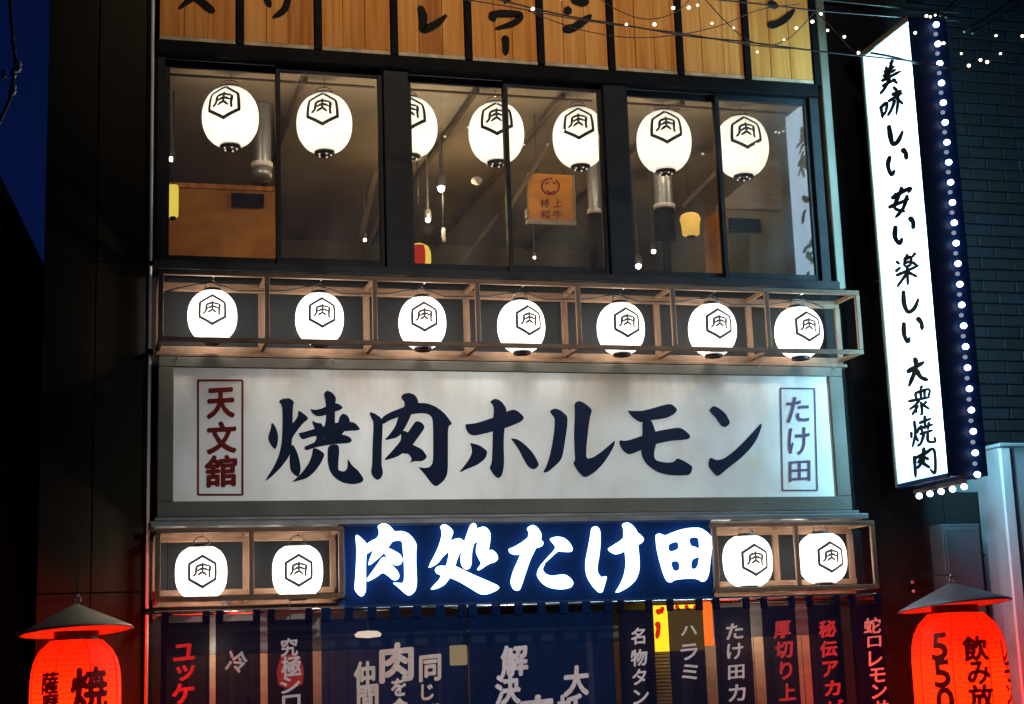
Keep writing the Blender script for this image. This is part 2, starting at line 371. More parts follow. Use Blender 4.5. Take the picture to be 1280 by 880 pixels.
# old painted sign panel with rust stains running down from the top edge
def panel_mat():
    m = bpy.data.materials.new('sign_panel'); m.use_nodes = True; n, l = m.node_tree.nodes, m.node_tree.links; b = n['Principled BSDF']
    b.inputs['Roughness'].default_value = 0.38
    tc = n.new('ShaderNodeTexCoord'); sp = n.new('ShaderNodeSeparateXYZ'); l.new(tc.outputs['Object'], sp.inputs[0])
    def noise(scale, det=6, sc=(1, 1, 1)):
        mp = n.new('ShaderNodeMapping'); mp.inputs['Scale'].default_value = sc; l.new(tc.outputs['Object'], mp.inputs[0])
        z = n.new('ShaderNodeTexNoise'); z.inputs['Scale'].default_value = scale; z.inputs['Detail'].default_value = det; l.new(mp.outputs[0], z.inputs['Vector']); return z.outputs['Fac']
    def mix(f, a, c):
        x = n.new('ShaderNodeMix'); x.data_type = 'RGBA'; l.new(f, x.inputs[0]) if not isinstance(f, float) else None
        if isinstance(a, tuple): x.inputs[6].default_value = a
        else: l.new(a, x.inputs[6])
        if isinstance(c, tuple): x.inputs[7].default_value = c
        else: l.new(c, x.inputs[7])
        return x.outputs[2]
    def rng(v, a, b_, c, d):
        r = n.new('ShaderNodeMapRange'); l.new(v, r.inputs[0])
        for i, q in enumerate((a, b_, c, d)): r.inputs[i+1].default_value = q
        return r.outputs[0]
    def mul(a, c):
        x = n.new('ShaderNodeMath'); x.operation = 'MULTIPLY'; l.new(a, x.inputs[0]); l.new(c, x.inputs[1]); return x.outputs[0]
    base = mix(rng(noise(1.6, 5), 0.35, 0.65, 0, 1), (0.56, 0.58, 0.57, 1), (0.70, 0.73, 0.72, 1))
    base = mix(rng(noise(3.0, 8, (1, 1, 0.5)), 0.5, 0.75, 0, 0.5), base, (0.42, 0.36, 0.25, 1))
    top = rng(sp.outputs['Z'], 0.05, 0.45, 0, 1)
    base = mix(mul(top, rng(noise(2.2, 8, (1, 1, 0.35)), 0.38, 0.62, 0, 0.85)), base, (0.22, 0.15, 0.085, 1))
    l.new(base, b.inputs['Base Color'])
    M['sign_panel'] = m
panel_mat()
def glass_mat():
    m = bpy.data.materials.new('window_glass'); m.use_nodes = True; n, l = m.node_tree.nodes, m.node_tree.links; n.clear()
    t = n.new('ShaderNodeBsdfTransparent'); t.inputs[0].default_value = (0.86, 0.87, 0.84, 1)
    g = n.new('ShaderNodeBsdfGlossy'); g.inputs['Roughness'].default_value = 0.015
    fr = n.new('ShaderNodeFresnel'); fr.inputs[0].default_value = 1.6
    mr = n.new('ShaderNodeMath'); mr.operation = 'MULTIPLY'; mr.inputs[1].default_value = 1.6; l.new(fr.outputs[0], mr.inputs[0])
    x = n.new('ShaderNodeMixShader'); o = n.new('ShaderNodeOutputMaterial')
    df = n.new('ShaderNodeBsdfDiffuse'); df.inputs[0].default_value = (0.6, 0.55, 0.48, 1); x0 = n.new('ShaderNodeMixShader')
    gz = n.new('ShaderNodeTexNoise'); gz.inputs['Scale'].default_value = 3.0; gz.inputs['Detail'].default_value = 6; gr = n.new('ShaderNodeMapRange'); gr.inputs[1].default_value = 0.35; gr.inputs[2].default_value = 0.7; gr.inputs[3].default_value = 0.01; gr.inputs[4].default_value = 0.07
    l.new(gz.outputs['Fac'], gr.inputs[0]); l.new(gr.outputs[0], x0.inputs[0]); l.new(t.outputs[0], x0.inputs[1]); l.new(df.outputs[0], x0.inputs[2])
    l.new(mr.outputs[0], x.inputs[0]); l.new(x0.outputs[0], x.inputs[1]); l.new(g.outputs[0], x.inputs[2]); l.new(x.outputs[0], o.inputs[0])
    M['window_glass'] = m
glass_mat()
def sheer(name, see):      # thin woven cloth: a little light comes straight through the weave
    m = M[name]; n, l = m.node_tree.nodes, m.node_tree.links; b = n['Principled BSDF']; o = n['Material Output']
    t = n.new('ShaderNodeBsdfTransparent'); x = n.new('ShaderNodeMixShader'); x.inputs[0].default_value = see
    l.new(b.outputs[0], x.inputs[1]); l.new(t.outputs[0], x.inputs[2]); l.new(x.outputs[0], o.inputs[0])
sheer('noren_cloth', 0.10); sheer('banner_cloth', 0.04)

# ------------------------------------------------------------------ setting
struct('ground', box(MB(), -60, 60, -60, 60, -0.3, 0), 'asphalt')
struct('pavement', box(MB(), -12, 14, -1.6, 6.0, 0.004, 0.12), 'dark_wall')

# key measures of the shop front
XL, XR = 0.47, 5.70
# shop building: wall, boards, beams, windows
shop = thing('shop_building', 'narrow three storey grill restaurant front with timber boards over a row of windows', 'building', (3.1, 0.0, 0.0))
wb = MB()
box(wb, XL-0.02, XR+0.13, 0.06, 0.25, 2.45, 4.40)        # wall behind the signs
box(wb, XL-0.02, XR+0.13, 0.06, 0.25, 6.0, 9.5)
box(wb, XL-0.02, XL+0.02, 0.0, 0.25, 4.40, 6.0)
box(wb, XL-0.02, XL+0.099, 0.0, 0.25, 0.0, 2.45); box(wb, XR-0.1, XR+0.13, 0.0, 0.25, 0.0, 2.45)
box(wb, XL-0.02, XL+0.1, 0.25, 6.4, 0.0, 9.5); box(wb, XR+0.18, XR+0.28, 0.25, 6.4, 0.0, 9.5)
box(wb, XL-0.02, XR+0.13, 6.3, 6.4, 0.0, 9.5)
obj('wall', wb, 'dark_wall', shop)
# nine timber panels, each of three planks with open joints
xa, xb = 0.483, 5.697; pitch = (xb-xa)/9
zb0, zb1 = 6.075, 9.0
for i in range(9):
    x0 = xa + i*pitch + (0.0 if i == 0 else 0.03); x1 = xa + (i+1)*pitch - (0.0 if i == 8 else 0.03)
    cuts = [0, random.uniform(0.30, 0.36), random.uniform(0.62, 0.70), 1]
    for k in range(3):
        a = x0 + (x1-x0)*cuts[k]; b = x0 + (x1-x0)*cuts[k+1]
        m = ('board_wood', 'board_wood_pale', 'board_wood_dark')[(i*2+k*k+k) % 3 if (i*3+k) % 5 == 0 else (i % 2)]
        d = random.uniform(-0.0025, 0.0025)
        bm = bev(box(MB(), a+0.0016, b-0.0016, -0.03+d, 0.0, zb0+0.035, zb1), 0.002)
        obj('plank', bm, m, shop)
    obj('weathered_edging', bev(box(MB(), x0, x1, -0.036, 0.0, zb0, zb0+0.0335), 0.004), 'weathered_edge', shop)
    if i: 
        xc = xa + i*pitch
        obj('batten', bev(box(MB(), xc-0.0275, xc+0.0275, -0.055, 0.0, zb0-0.0, zb1), 0.004), 'black_metal', shop)
obj('backing_board', box(MB(), xa-0.01, xb+0.01, 0.002, 0.055, 6.0, zb1), 'black_metal', shop)
obj('head_beam', bev(box(MB(), XL-0.01, XR+0.02, -0.06, 0.06, 5.965, 6.07), 0.006), 'black_metal', shop)
obj('side_batten', bev(box(MB(), XR+0.0, XR+0.055, -0.05, 0.058, 6.072, 9.0), 0.005), 'black_metal', shop)
# window sill ledge
obj('sill_ledge', bev(box(MB(), XL-0.02, XR+0.03, -0.12, 0.06, 4.365, 4.405), 0.005), 'window_metal', shop)
obj('sill_drip', bev(box(MB(), XL-0.02, XR+0.04, -0.135, -0.121, 4.335, 4.40), 0.003), 'window_metal', shop)
# pale painted corner strip right of the windows
obj('corner_strip', bev(box(MB(), XR+0.056, XR+0.13, -0.06, 0.055, 4.36, 9.2), 0.006), 'beige_trim', shop)
# lower canopy rail over the door racks
obj('canopy_rail', bev(box(MB(), 0.44, XR+0.08, -0.24, 0.055, 2.515, 2.56), 0.008), 'grey_metal', shop)

# ---- six sash windows
WZ0, WZ1 = 4.405, 5.965
frm = bev(box(MB(), XL+0.0, XL+0.06, -0.02, 0.10, WZ0, WZ1), 0.004); obj('window_jamb', frm, 'window_metal', shop)
obj('window_jamb', bev(box(MB(), XR-0.05, XR+0.03, -0.02, 0.10, WZ0, WZ1), 0.004), 'window_metal', shop)
def X0(px, py): return at(px, py, 0.0).x
posts = [(X0(480, 200), X0(511.5, 200)), (X0(757.5, 220), X0(786.5, 220))]
for a, b in posts: obj('window_post', bev(box(MB(), a, b, -0.03, 0.10, WZ0, WZ1), 0.005), 'window_metal', shop)
bays = [(XL+0.06, posts[0][0], X0(348.5, 200)), (posts[0][1], posts[1][0], X0(636, 210)), (posts[1][1], XR-0.05, X0(903.5, 230))]
for a, b, c in bays:
    for (p, q, dy) in ((a+0.002, c+0.018, 0.052), (c-0.018, b-0.002, 0.012)):
        z0, z1 = WZ0+0.003, WZ1-0.003
        bm = MB(); s = 0.034
        box(bm, p, p+s, dy, dy+0.036, z0, z1); box(bm, q-s, q, dy, dy+0.036, z0, z1)
        box(bm, p+s+0.0004, q-s-0.0004, dy+0.002, dy+0.034, z0, z0+0.075); box(bm, p+s+0.0004, q-s-0.0004, dy+0.002, dy+0.034, z1-0.055, z1)
        w = obj('sash_window', bev(bm, 0.0025), 'window_metal', shop)
        obj('pane', box(MB(), p+s-0.005, q-s+0.005, dy+0.016, dy+0.020, z0+0.07, z1-0.05), 'window_glass', w)
# thin pale rail seen along the top of each pane (curtain rail inside)
for k, (a, b, c) in enumerate(bays):
    t = obj('curtain_rail', tube(MB(), [(a+0.03, 0.16, 5.885), (b-0.03, 0.16, 5.885)], 0.011, 8), 'rack_wood')
    tag(t, ('reddish curtain rail above the two leftmost lanterns in the windows', 'reddish curtain rail along the top of the middle window bay', 'reddish curtain rail along the top of the rightmost window bay')[k], 'curtain rail')

# ------------------------------------------------------------------ dining room behind the windows
struct('room_floor', box(MB(), XL+0.1, XR+0.18, 0.25, 6.3, 3.7, 3.8), 'floor_wood')
cl = MB(); box(cl, XL+0.1, XR+0.18, 0.25, 6.3, 6.04, 6.12); struct('room_ceiling', cl, 'room_ceiling')
bw = MB(); box(bw, XL+0.1, XR+0.18, 5.2, 5.3, 3.8, 6.04); struct('room_back_wall', bw, 'room_wall')
sw = MB(); box(sw, XR+0.13, XR+0.18, 0.25, 5.2, 3.8, 6.04); struct('room_side_wall', sw, 'room_wall')
# left plywood partition with a dark notice
def panelY(name, pxa, pya, pxb, pyb, Y, th, m, label, cat):
    a = at(pxa, pya, Y); b = at(pxb, pyb, Y)
    o = obj(name, bev(box(MB(), a.x, b.x, Y, Y+th, b.z, a.z), 0.003), m); tag(o, label, cat); return o, a, b
t = thing('wood_partition', 'orange plywood partition behind the leftmost window pane', 'partition', at(280, 330, 1.5))
a = at(196, 229, 1.5); b = at(350, 345, 1.5)
obj('panel', bev(box(MB(), a.x, b.x, 1.5, 1.54, 3.8, a.z), 0.003), 'ply_orange', t)
obj('top_rail', bev(box(MB(), a.x, b.x, 1.485, 1.498, a.z-0.03, a.z+0.012), 0.003), 'board_wood_dark', t)
a = at(289, 241, 1.47); b = at(330, 259, 1.47)
tag(obj('notice_plate', bev(box(MB(), a.x, b.x, 1.46, 1.484, b.z, a.z), 0.003), 'black_metal'), 'black notice plate on the orange partition in the leftmost window', 'notice')
# olive panel, slanting wall above it and notice in the rightmost pane
YC = 0.95
t = thing('wall_panel', 'olive panel with a slanting beige wall above it behind the rightmost window pane', 'wall panel', (5.4, YC, 3.8))
a = at(896, 262, YC)
obj('panel', bev(box(MB(), a.x, XR+0.128, YC, YC+0.04, 3.8, a.z), 0.003), 'ply_olive', t)
def slab(pts, Y, th):
    bm = MB(); P_ = [at(x, y, Y) for x, y in pts]; n = len(P_)
    v = [bm.verts.new(p) for p in P_] + [bm.verts.new(p+Vector((0, th, 0))) for p in P_]
    bm.faces.new(v[:n]); bm.faces.new(v[n:][::-1])
    for i in range(n): bm.faces.new((v[i], v[(i+1) % n], v[n+(i+1) % n], v[n+i]))
    return bm
obj('upper_wall', slab([(896, 261.5), (896, 262-4), (974, 191), (1030, 138), (1040, 261.5)], YC+0.01, 0.04), 'beige_slat', t)
a = at(905, 272, 0.93); b = at(951, 288, 0.93)
tag(obj('notice_plate', bev(box(MB(), a.x, b.x, 0.92, 0.945, b.z, a.z), 0.003), 'black_metal'), 'dark notice plate on the olive wall panel in the rightmost window', 'notice')
a = atx(876, 275, 5.0); 
p1, p2 = at(879, 274, 1.2), at(906, 258, 0.75)
t = MB(); tri = [(p1.x, 1.2, p1.z), (p1.x, 1.2, 3.8), (p2.x, 0.75, 3.8), (p2.x, 0.75, p2.z)]
v = [t.verts.new(q) for q in tri] + [t.verts.new((q[0]+0.03, q[1]+0.02, q[2])) for q in tri]
for f in ((0,1,2,3),(7,6,5,4),(0,4,5,1),(1,5,6,2),(2,6,7,3),(3,7,4,0)): t.faces.new([v[i] for i in f])
tag(obj('booth_screen', t, 'ply_orange'), 'bright orange plywood screen with slanting top beside the yellow lantern', 'screen')
# hanging wooden plaque
pq = thing('hanging_plaque', 'square wooden plaque with round crest hanging behind the fourth window pane', 'plaque', at(690, 250, 0.9))
a = at(659, 216, 0.9); b = at(718, 276, 0.9)
obj('board', bev(box(MB(), a.x, b.x, 0.9, 0.93, b.z, a.z), 0.004), 'ply_orange', pq)
fr = MB(); box(fr, a.x-0.02, b.x+0.015, 0.885, 0.935, b.z-0.05, b.z-0.002); box(fr, a.x-0.025, a.x-0.002, 0.885, 0.935, b.z, b.z+0.09); box(fr, b.x+0.001, b.x+0.014, 0.885, 0.935, b.z, a.z)
obj('frame', bev(fr, 0.006), 'beige_slat', pq)
cr = MB(); fn = flatY(0.898)
for k in range(14): 
    t0, t1 = 2*math.pi*k/14, 2*math.pi*(k+0.9)/14
    if k in (11,): continue
    brush(cr, [(688+11*math.cos(t0), 233+10*math.sin(t0)), (688+11*math.cos(t1), 233+10*math.sin(t1))], 2.2, fn, 0.0015, (1, 1), 2)
for s in ([(682,230),(686,228)], [(691,228),(695,230)], [(683,238),(688,241),(694,238)]): brush(cr, s, 2.0, fn, 0.0015)
obj('crest', cr, 'red_ink', pq)
for ch, x, y in (('特', 681, 254), ('上', 697, 254), ('和', 681, 268), ('牛', 697, 268)):
    cr = MB(); glyph(cr, ch, x, y, 11, 10, fn, 0.0015, 0.01); obj('character', cr, 'red_ink', pq)
tb = MB()
for s in (-0.12, 0.12): tube(tb, [(pq.location.x+s, 0.91, a.z), (pq.location.x+s, 0.91, 6.03)], 0.004, 6)
obj('hanging_cord', tb, 'black_rubber', pq)
# smoke ducts over the tables
def duct(px, y0, y1, Y, r, label, mm='galvanised', low='black_metal', split=None, tail=True):
    t = thing('smoke_duct', label, 'duct', at(px, y1, Y)); a, b = at(px, y0, Y), at(px, y1, Y)
    z0, z1 = b.z, 6.03; zs = at(px, split, Y).z if split else (z0+z1)/2
    obj('upper_pipe', lathe(MB(), [(r, zs+0.045), (r, z1)], 20, (a.x, Y, 0)), mm, t)
    obj('collar', lathe(MB(), [(r, zs), (r*1.18, zs+0.001), (r*1.18, zs+0.04), (r, zs+0.044)], 20, (a.x, Y, 0)), 'pale_pipe', t)
    obj('hood_sleeve', lathe(MB(), ([(r*0.45, z0-0.5), (r*0.45, z0)] if tail else [(0, z0)]) + [(r*1.1, z0+0.01), (r*1.1, zs-0.002), (r*0.9, zs-0.001)], 20, (a.x, Y, 0)), low, t)
duct(827, 200, 302, 0.85, 0.078, 'grey and black smoke duct below the sixth window lantern', split=262)
duct(742, 220, 345, 1.3, 0.06, 'dim smoke duct right of the hanging plaque', split=268, tail=False)
duct(327, 120, 226, 1.1, 0.075, 'pale smoke duct right of the leftmost window lantern', split=210, low='galvanised', tail=False)
# diagonal stays
for k, (p, q, Y, lb) in enumerate((((566, 345), (623, 268), 1.6, 'thin slanting brace at the bottom of the third pane'), ((636, 262), (704, 150), 0.9, 'slanting timber brace left of the hanging plaque'),
        ((445, 325), (470, 215), 0.7, 'slanting brace leaning left in the second pane'), ((452, 328), (478, 262), 0.72, 'steeper short brace at the right edge of the second pane'), ((853, 258), (905, 205), 0.9, 'thin conduit slanting above the yellow lantern'))):
    tag(obj('brace', bar(MB(), at(*p, Y), at(*q, Y), (0.02, 0.05, 0.04, 0.03, 0.012)[k], 0.03), 'room_brace'), lb, 'brace')
# pendant spots
def spot(px, py, Y, r, label):
    p = at(px, py, Y); t = thing('pendant_spot', label, 'lamp', p)
    bm = MB(); ball(bm, p, r, 2); obj('bulb', bm, 'spot_bulb', t)
    if r > 0.022:
        d = bpy.data.lights.new('pendant_light', 'POINT'); d.energy = 24.0; d.color = (1.0, 0.72, 0.42); d.shadow_soft_size = 0.04
        o = bpy.data.objects.new('pendant_light', d); COL.objects.link(o); o.location = (0, 0, -0.09); o.parent = t
    obj('shade', lathe(MB(), [(r*1.4, 0.0), (r*1.4, r*3.2), (r*0.5, r*3.6), (r*0.3, 6.02-p.z)], 14, (p.x, p.y, p.z+r*0.6)), 'galvanised', t)
spot(214, 199, 1.2, 0.020, 'small bright pendant spot at the left edge of the first pane')
spot(551.5, 236, 1.6, 0.030, 'larger bright pendant spot in the third pane')
spot(535, 275, 1.9, 0.023, 'smaller bright pendant spot above the red lantern in the third pane')
spot(817, 314.5, 2.2, 0.020, 'bright pendant spot left of the black duct')
spot(798, 333, 2.4, 0.026, 'bright pendant spot at the bottom left corner of the fifth pane')
def tube_lamp(px, y0, y1, Y, r, m, label):
    a, b = at(px, y0, Y), at(px, y1, Y); t = thing('tube_lamp', label, 'lamp', b)
    obj('shade', lathe(MB(), [(0, b.z), (r*0.9, b.z), (r, b.z+0.02), (r, a.z-0.02), (r*0.9, a.z), (0, a.z)], 18, (a.x, Y, 0)), m, t)
    obj('cap', lathe(MB(), [(0, b.z-0.03), (r*0.5, b.z-0.025), (r*0.6, b.z-0.002)], 14, (a.x, Y, 0)), 'lantern_cap', t)
    obj('cord', tube(MB(), [(a.x, Y, a.z), (a.x, Y, 6.03)], 0.006, 6), 'black_rubber', t)
tube_lamp(216.5, 232, 271, 0.9, 0.042, 'lamp_yellow', 'yellow tube lantern at the left edge of the first pane')
# small yellow lantern with side panels
yl = thing('paper_lantern', 'small yellow paper lantern right of the smoke duct in the fifth pane', 'lantern', at(863, 281, 0.9))
c = yl.location.copy(); rr = 0.088
obj('paper_body', lathe(MB(), [(0, -0.10), (0.05, -0.098), (0.073, -0.085), (0.078, 0.0), (0.09, 0.05), (0.075, 0.085), (0.045, 0.1), (0, 0.102)], 20, c), 'paper_yellow', yl)
obj('bottom_cap', lathe(MB(), [(0, -0.118), (0.035, -0.115), (0.04, -0.1), (0, -0.099)], 14, c), 'lantern_cap', yl)
obj('cord', tube(MB(), [c+Vector((0, 0, 0.1)), (c.x, c.y, 6.03)], 0.005, 6), 'black_rubber', yl)
rl = thing('paper_lantern', 'round red and yellow lantern low in the third pane', 'lantern', at(524, 322, 1.3)); c = rl.location.copy()
obj('paper_body', lathe(MB(), [(0.05, -0.13), (0.085, -0.10), (0.10, -0.03), (0.098, 0.04), (0.08, 0.09), (0.04, 0.115), (0, 0.12)], 20, c), 'lamp_yellow', rl)
rf = MB()
for k in range(7):
    pass
obj('red_label', lathe(rf, [(0.088, -0.10), (0.1035, -0.03), (0.1015, 0.04), (0.082, 0.092)], 20, c), 'poster_red', rl)
bmr = rl.children[1].data
import bmesh as _b
q = _b.new(); q.from_mesh(bmr); dele = [f for f in q.faces if f.calc_center_median().y > -0.02 or f.calc_center_median().x > 0.035]; _b.ops.delete(q, geom=dele, context='FACES'); q.to_mesh(bmr); q.free()
obj('cord', tube(MB(), [c+Vector((0, 0, 0.12)), (c.x, c.y, 6.03)], 0.005, 6), 'black_rubber', rl)
for k, (px_a, y_a, py_a) in enumerate(((380, 0.5, 150), (590, 0.6, 150), (700, 0.5, 140), (850, 0.5, 170))):
    p_ = at(px_a, py_a, y_a); tag(obj('ceiling_conduit', tube(MB(), [(p_.x, 0.4, 6.01), (p_.x, 5.1, 6.01)], 0.022, 8), 'room_brace'),
        ('conduit on the dining room ceiling above the second window pane', 'conduit on the ceiling above the third window pane', 'conduit on the ceiling over the hanging plaque', 'conduit on the ceiling above the black smoke duct')[k], 'conduit')
spot(456, 300, 3.0, 0.016, 'faint distant pendant spot low in the second pane')
spot(668, 322, 2.8, 0.013, 'tiny pendant spot under the hanging plaque')
sdc = MB(); ball(sdc, at(596, 226, 1.5), 0.05, 2, (1, 1, 0.75)); tag(obj('speaker_dome', sdc, 'pale_pipe'), 'small grey dome fixed under the ceiling in the third pane', 'ceiling speaker')
tube_lamp(554.5, 285, 303, 1.7, 0.016, 'pale_pipe', 'short grey tube fitting under the pendant spots of the third pane')

# ------------------------------------------------------------------ white lanterns with the hexagon crest
HEXG = [[(0,-.62),(0,-.22)], [(-.40,-.38),(-.44,.08),(-.64,.30)], [(-.40,-.36),(0,-.48),(.52,-.38)], [(.52,-.40),(.45,.08),(.48,.40)],
        [(0,-.26),(-.34,-.06)], [(0,-.26),(.42,-.10)], [(0,.0),(-.34,.24)], [(0,.0),(.28,.24)], [(0,-.25),(0,.0)]]
def lantern_prof(R, H, fat=2.4):
    P = [(0, -H)]
    n = 14
    for i in range(n+1):
        t = -1 + 2*i/n; z = t*H*0.985
        r = R*(1-abs(t*0.93)**fat)**(1/fat)
        P.append((max(r, R*0.36), z))
    P.append((0, H)); return P
def radius_at(P, z):
    for (r0, z0), (r1, z1) in zip(P[1:-1], P[2:-1]):
        if z0 <= z <= z1: return r0+(r1-r0)*(z-z0)/(z1-z0)
    return P[1][0]
def make_lantern(label, loc, R, H, rot, vc, hexr, group, ink='lantern_ink', paperm='paper_white', hook=0.07, watts=40.0, fat=2.2):
    t = thing('white_lantern', label, 'lantern', loc, group); H *= 0.93; P = lantern_prof(R, H, fat); c = Vector(loc)
    obj('paper_body', lathe(MB(), P, 28, c), paperm, t)
    d = bpy.data.lights.new('lantern_bulb', 'POINT'); d.energy = watts; d.color = (1.0, 0.86, 0.72) if watts > 36 else (1.0, 0.78, 0.55); d.shadow_soft_size = 0.035
    o = bpy.data.objects.new('lantern_bulb', d); COL.objects.link(o); o.parent = t
    def fn(x, y, tt):
        z = -y + vc; a = -math.pi/2 + rot + x/R; r = radius_at(P, z)+0.004+tt
        return c + Vector((r*math.cos(a), r*math.sin(a), z))
    bm = MB(); w = hexr*0.20
    hx = [(0, -1.0), (0.866, -0.5), (0.866, 0.5), (0, 1.0), (-0.866, 0.5), (-0.866, -0.5)]
    K = 5; outer, inner = [], []
    for i in range(6):
        a, b = hx[i], hx[(i+1) % 6]
        for k in range(K):
            u = k/K; x, y = a[0]+(b[0]-a[0])*u, a[1]+(b[1]-a[1])*u
            outer.append(bm.verts.new(fn(x*hexr, y*hexr*1.0, 0))); inner.append(bm.verts.new(fn(x*(hexr-w), y*(hexr-w), 0)))
    for i in range(6*K): bm.faces.new((outer[i], outer[(i+1) % (6*K)], inner[(i+1) % (6*K)], inner[i]))
    for s in HEXG: brush(bm, [(x*hexr*0.86, y*hexr*0.86+hexr*0.03) for x, y in s], hexr*0.15, fn, 0.0006, n=3)
    obj('crest', bm, ink, t, fix=False)
    zt = P[-2][1]; rb = R*0.37
    obj('top_cap', lathe(MB(), [(0, H+0.022), (rb*0.8, H+0.02), (rb, H+0.012), (rb*1.02, H-0.012)], 18, c), 'lantern_cap', t)
    obj('bottom_cap', lathe(MB(), [(rb*1.03, -H+0.014), (rb*1.0, -H-0.016), (rb*0.75, -H-0.02), (rb*0.7, -H-0.005), (0, -H-0.004)], 18, c), 'lantern_cap', t)
    if watts < 36:      # vent holes of the window lanterns glow under the cap
        vb = MB()
        for a_ in range(5): ball(vb, c+Vector((rb*0.62*math.cos(a_*1.2566+3.6), rb*0.62*math.sin(a_*1.2566+3.6), -H-0.021)), 0.0085, 1)
        o_ = obj('vent_glow', vb, 'vent_light', t); o_['kind'] = 'stuff'
    hk = MB(); z = H+0.02
    tube(hk, [c+Vector((rb*0.85*math.cos(a), 0, z+0.05*math.sin(a))) for a in [math.pi*i/8 for i in range(9)]], 0.0035, 6)
    tube(hk, [c+Vector((0, 0, z+0.045)), c+Vector((0.008, 0, z+0.06)), c+Vector((0, 0, z+hook))], 0.004, 6)
    obj('wire_hook', hk, 'steel', t)
    return t
def size_px(px, py, Y, n): return (at(px+n/2, py, Y)-at(px-n/2, py, Y)).length
ords = ('leftmost', 'second from left', 'third from left', 'middle', 'third from right', 'second from right', 'rightmost')
# upper row inside the windows
GW = 'white lanterns hanging inside the windows'
wl_data = [(288, 147, 72, 82, -0.25), (405.5, 155, 70, 80, -0.07), (512, 160, 69, 78, 0.02), (620.5, 167, 68, 78, 0.03), (724, 172.5, 64, 76, 0.0), (830, 177.5, 65, 77, 0.12), (927, 184, 63, 75, 0.22)]
extra = ('crest turned left, beside the pale duct', 'alone in the second pane', 'half hidden by the wide window post', 'cut by the narrow mullion', 'above the hanging wooden plaque', 'above the black smoke duct', 'cut by the last mullion, over the olive panel')
for k, (px, py, w, h, ro) in enumerate(wl_data):
    Yw = 0.36; p = at(px, py, Yw); R = size_px(px, py, Yw, w)/2*0.985; H = size_px(px, py, Yw, h)/2
    view = math.atan2(p.x-CAM.x, p.y-CAM.y)       # facing the viewer is rot = -view
    make_lantern('white window lantern, ' + ords[k] + ' of seven, ' + extra[k], p, R, H, -view*1.0+ro, H*0.25, R*0.70, GW, 'lantern_ink_dark', hook=6.02-p.z-H-0.02, fat=2.15, watts=34.0)
# rack rows
rk = []
def rack(name, label, xs, z0, z1, Yf, Yb, low=0.06):
    """open timber cage: front and back rails, posts between cells, cross pieces; z0 bottom, z1 top"""
    t = thing(name, label, 'lantern rack', ((xs[0]+xs[-1])/2, Yb, z0)); b = 0.034
    X0_, X1_ = xs[0], xs[-1]
    obj('front_top_rail', bev(box(MB(), X0_, X1_, Yf, Yf+b, z1-b, z1), 0.004), 'rack_wood', t)
    obj('front_bottom_rail', bev(box(MB(), X0_, X1_, Yf, Yf+b, z0+low, z0+low+b*0.95), 0.004), 'rack_wood', t)
    obj('back_top_rail', bev(box(MB(), X0_, X1_, Yb-b, Yb, z1-b*1.9, z1-0.004), 0.004), 'rack_wood', t)
    obj('back_bottom_rail', bev(box(MB(), X0_, X1_, Yb-b, Yb, z0+low*0.6, z0+low+b), 0.004), 'rack_wood', t)
    for i, x in enumerate(xs):
        o = 0 if i == 0 else (-b if i == len(xs)-1 else -b/2)
        obj('post', bev(box(MB(), x+o, x+o+b, Yf+0.002, Yf+b-0.002, z0+low+b+0.0005, z1-b-0.0005), 0.003), 'rack_post', t)
        obj('back_post', bev(box(MB(), x+o-0.004, x+o+b+0.006, Yb-b+0.002, Yb-0.002, z0+low+b+0.0005, z1-b*1.9-0.0005), 0.003), 'rack_post', t)
        obj('cross_piece', bev(box(MB(), x+o+0.002, x+o+b-0.002, Yf+b+0.0005, Yb-b-0.0005, z1-b+0.002, z1-0.004), 0.003), 'rack_wood', t)
        obj('cross_piece', bev(box(MB(), x+o+0.002, x+o+b-0.002, Yf+b+0.0005, Yb-b-0.0005, z0+low+0.002, z0+low+b*0.9), 0.003), 'rack_wood', t)
    return t
YF, YB = -0.42, -0.04
p0, p1 = at(200, 340, YF), at(1077, 360, YF)
zt = (p0.z+p1.z)/2; zbm = (at(200, 424.5, YF).z + at(1080, 443.5, YF).z)/2
xs = [at(x, y, YF).x for x, y in ((198, 380), (334, 384), (469, 388), (598, 392), (724, 395), (843, 398), (961, 401), (1077, 402))]
low = 0.045
top_rack = rack('lantern_rack', 'long open timber rack with seven cells above the big painted signboard', xs, zbm-low, zt, YF, YB, low)
obj('floor_slat', bev(box(MB(), xs[0], xs[-1], YB-0.10, YB-0.036, zbm-low-0.005, zbm-low+0.018), 0.003), 'rack_wood', top_rack)
GR = 'white lanterns in the long timber rack'
rdat = [(265.5, 395.5, 62, 70, 0.0), (399.5, 399, 60, 69, 0.12), (528, 404, 58, 68, 0.10), (651.5, 408.5, 57.5, 67, 0.36), (776, 411, 56.5, 65, 0.30), (890.5, 412.5, 56, 64, 0.32), (998.5, 416, 55, 62, 0.45)]
for k, (px, py, w, h, ro) in enumerate(rdat):
    Yw = -0.23; p = at(px, py, Yw); R = size_px(px, py, Yw, w)/2; H = size_px(px, py, Yw, h)/2; view = math.atan2(p.x, p.y-CAM.y)
    make_lantern('white crest lantern in the long timber rack, ' + ords[k] + ' of seven cells', p, R, H, -view+ro, H*0.08, R*0.67, GR, hook=zt-0.02-p.z-H-0.02 if zt-0.02-p.z-H-0.02 > 0.03 else 0.04)
    rail = MB(); tube(rail, [(p.x, YF+0.03, zt-0.02), (p.x, YB-0.03, zt-0.02)], 0.004, 6); obj('hanging_wire', rail, 'steel', top_rack)
cb = [Vector((xs[0]+0.03, YB-0.05, zt-0.09))]
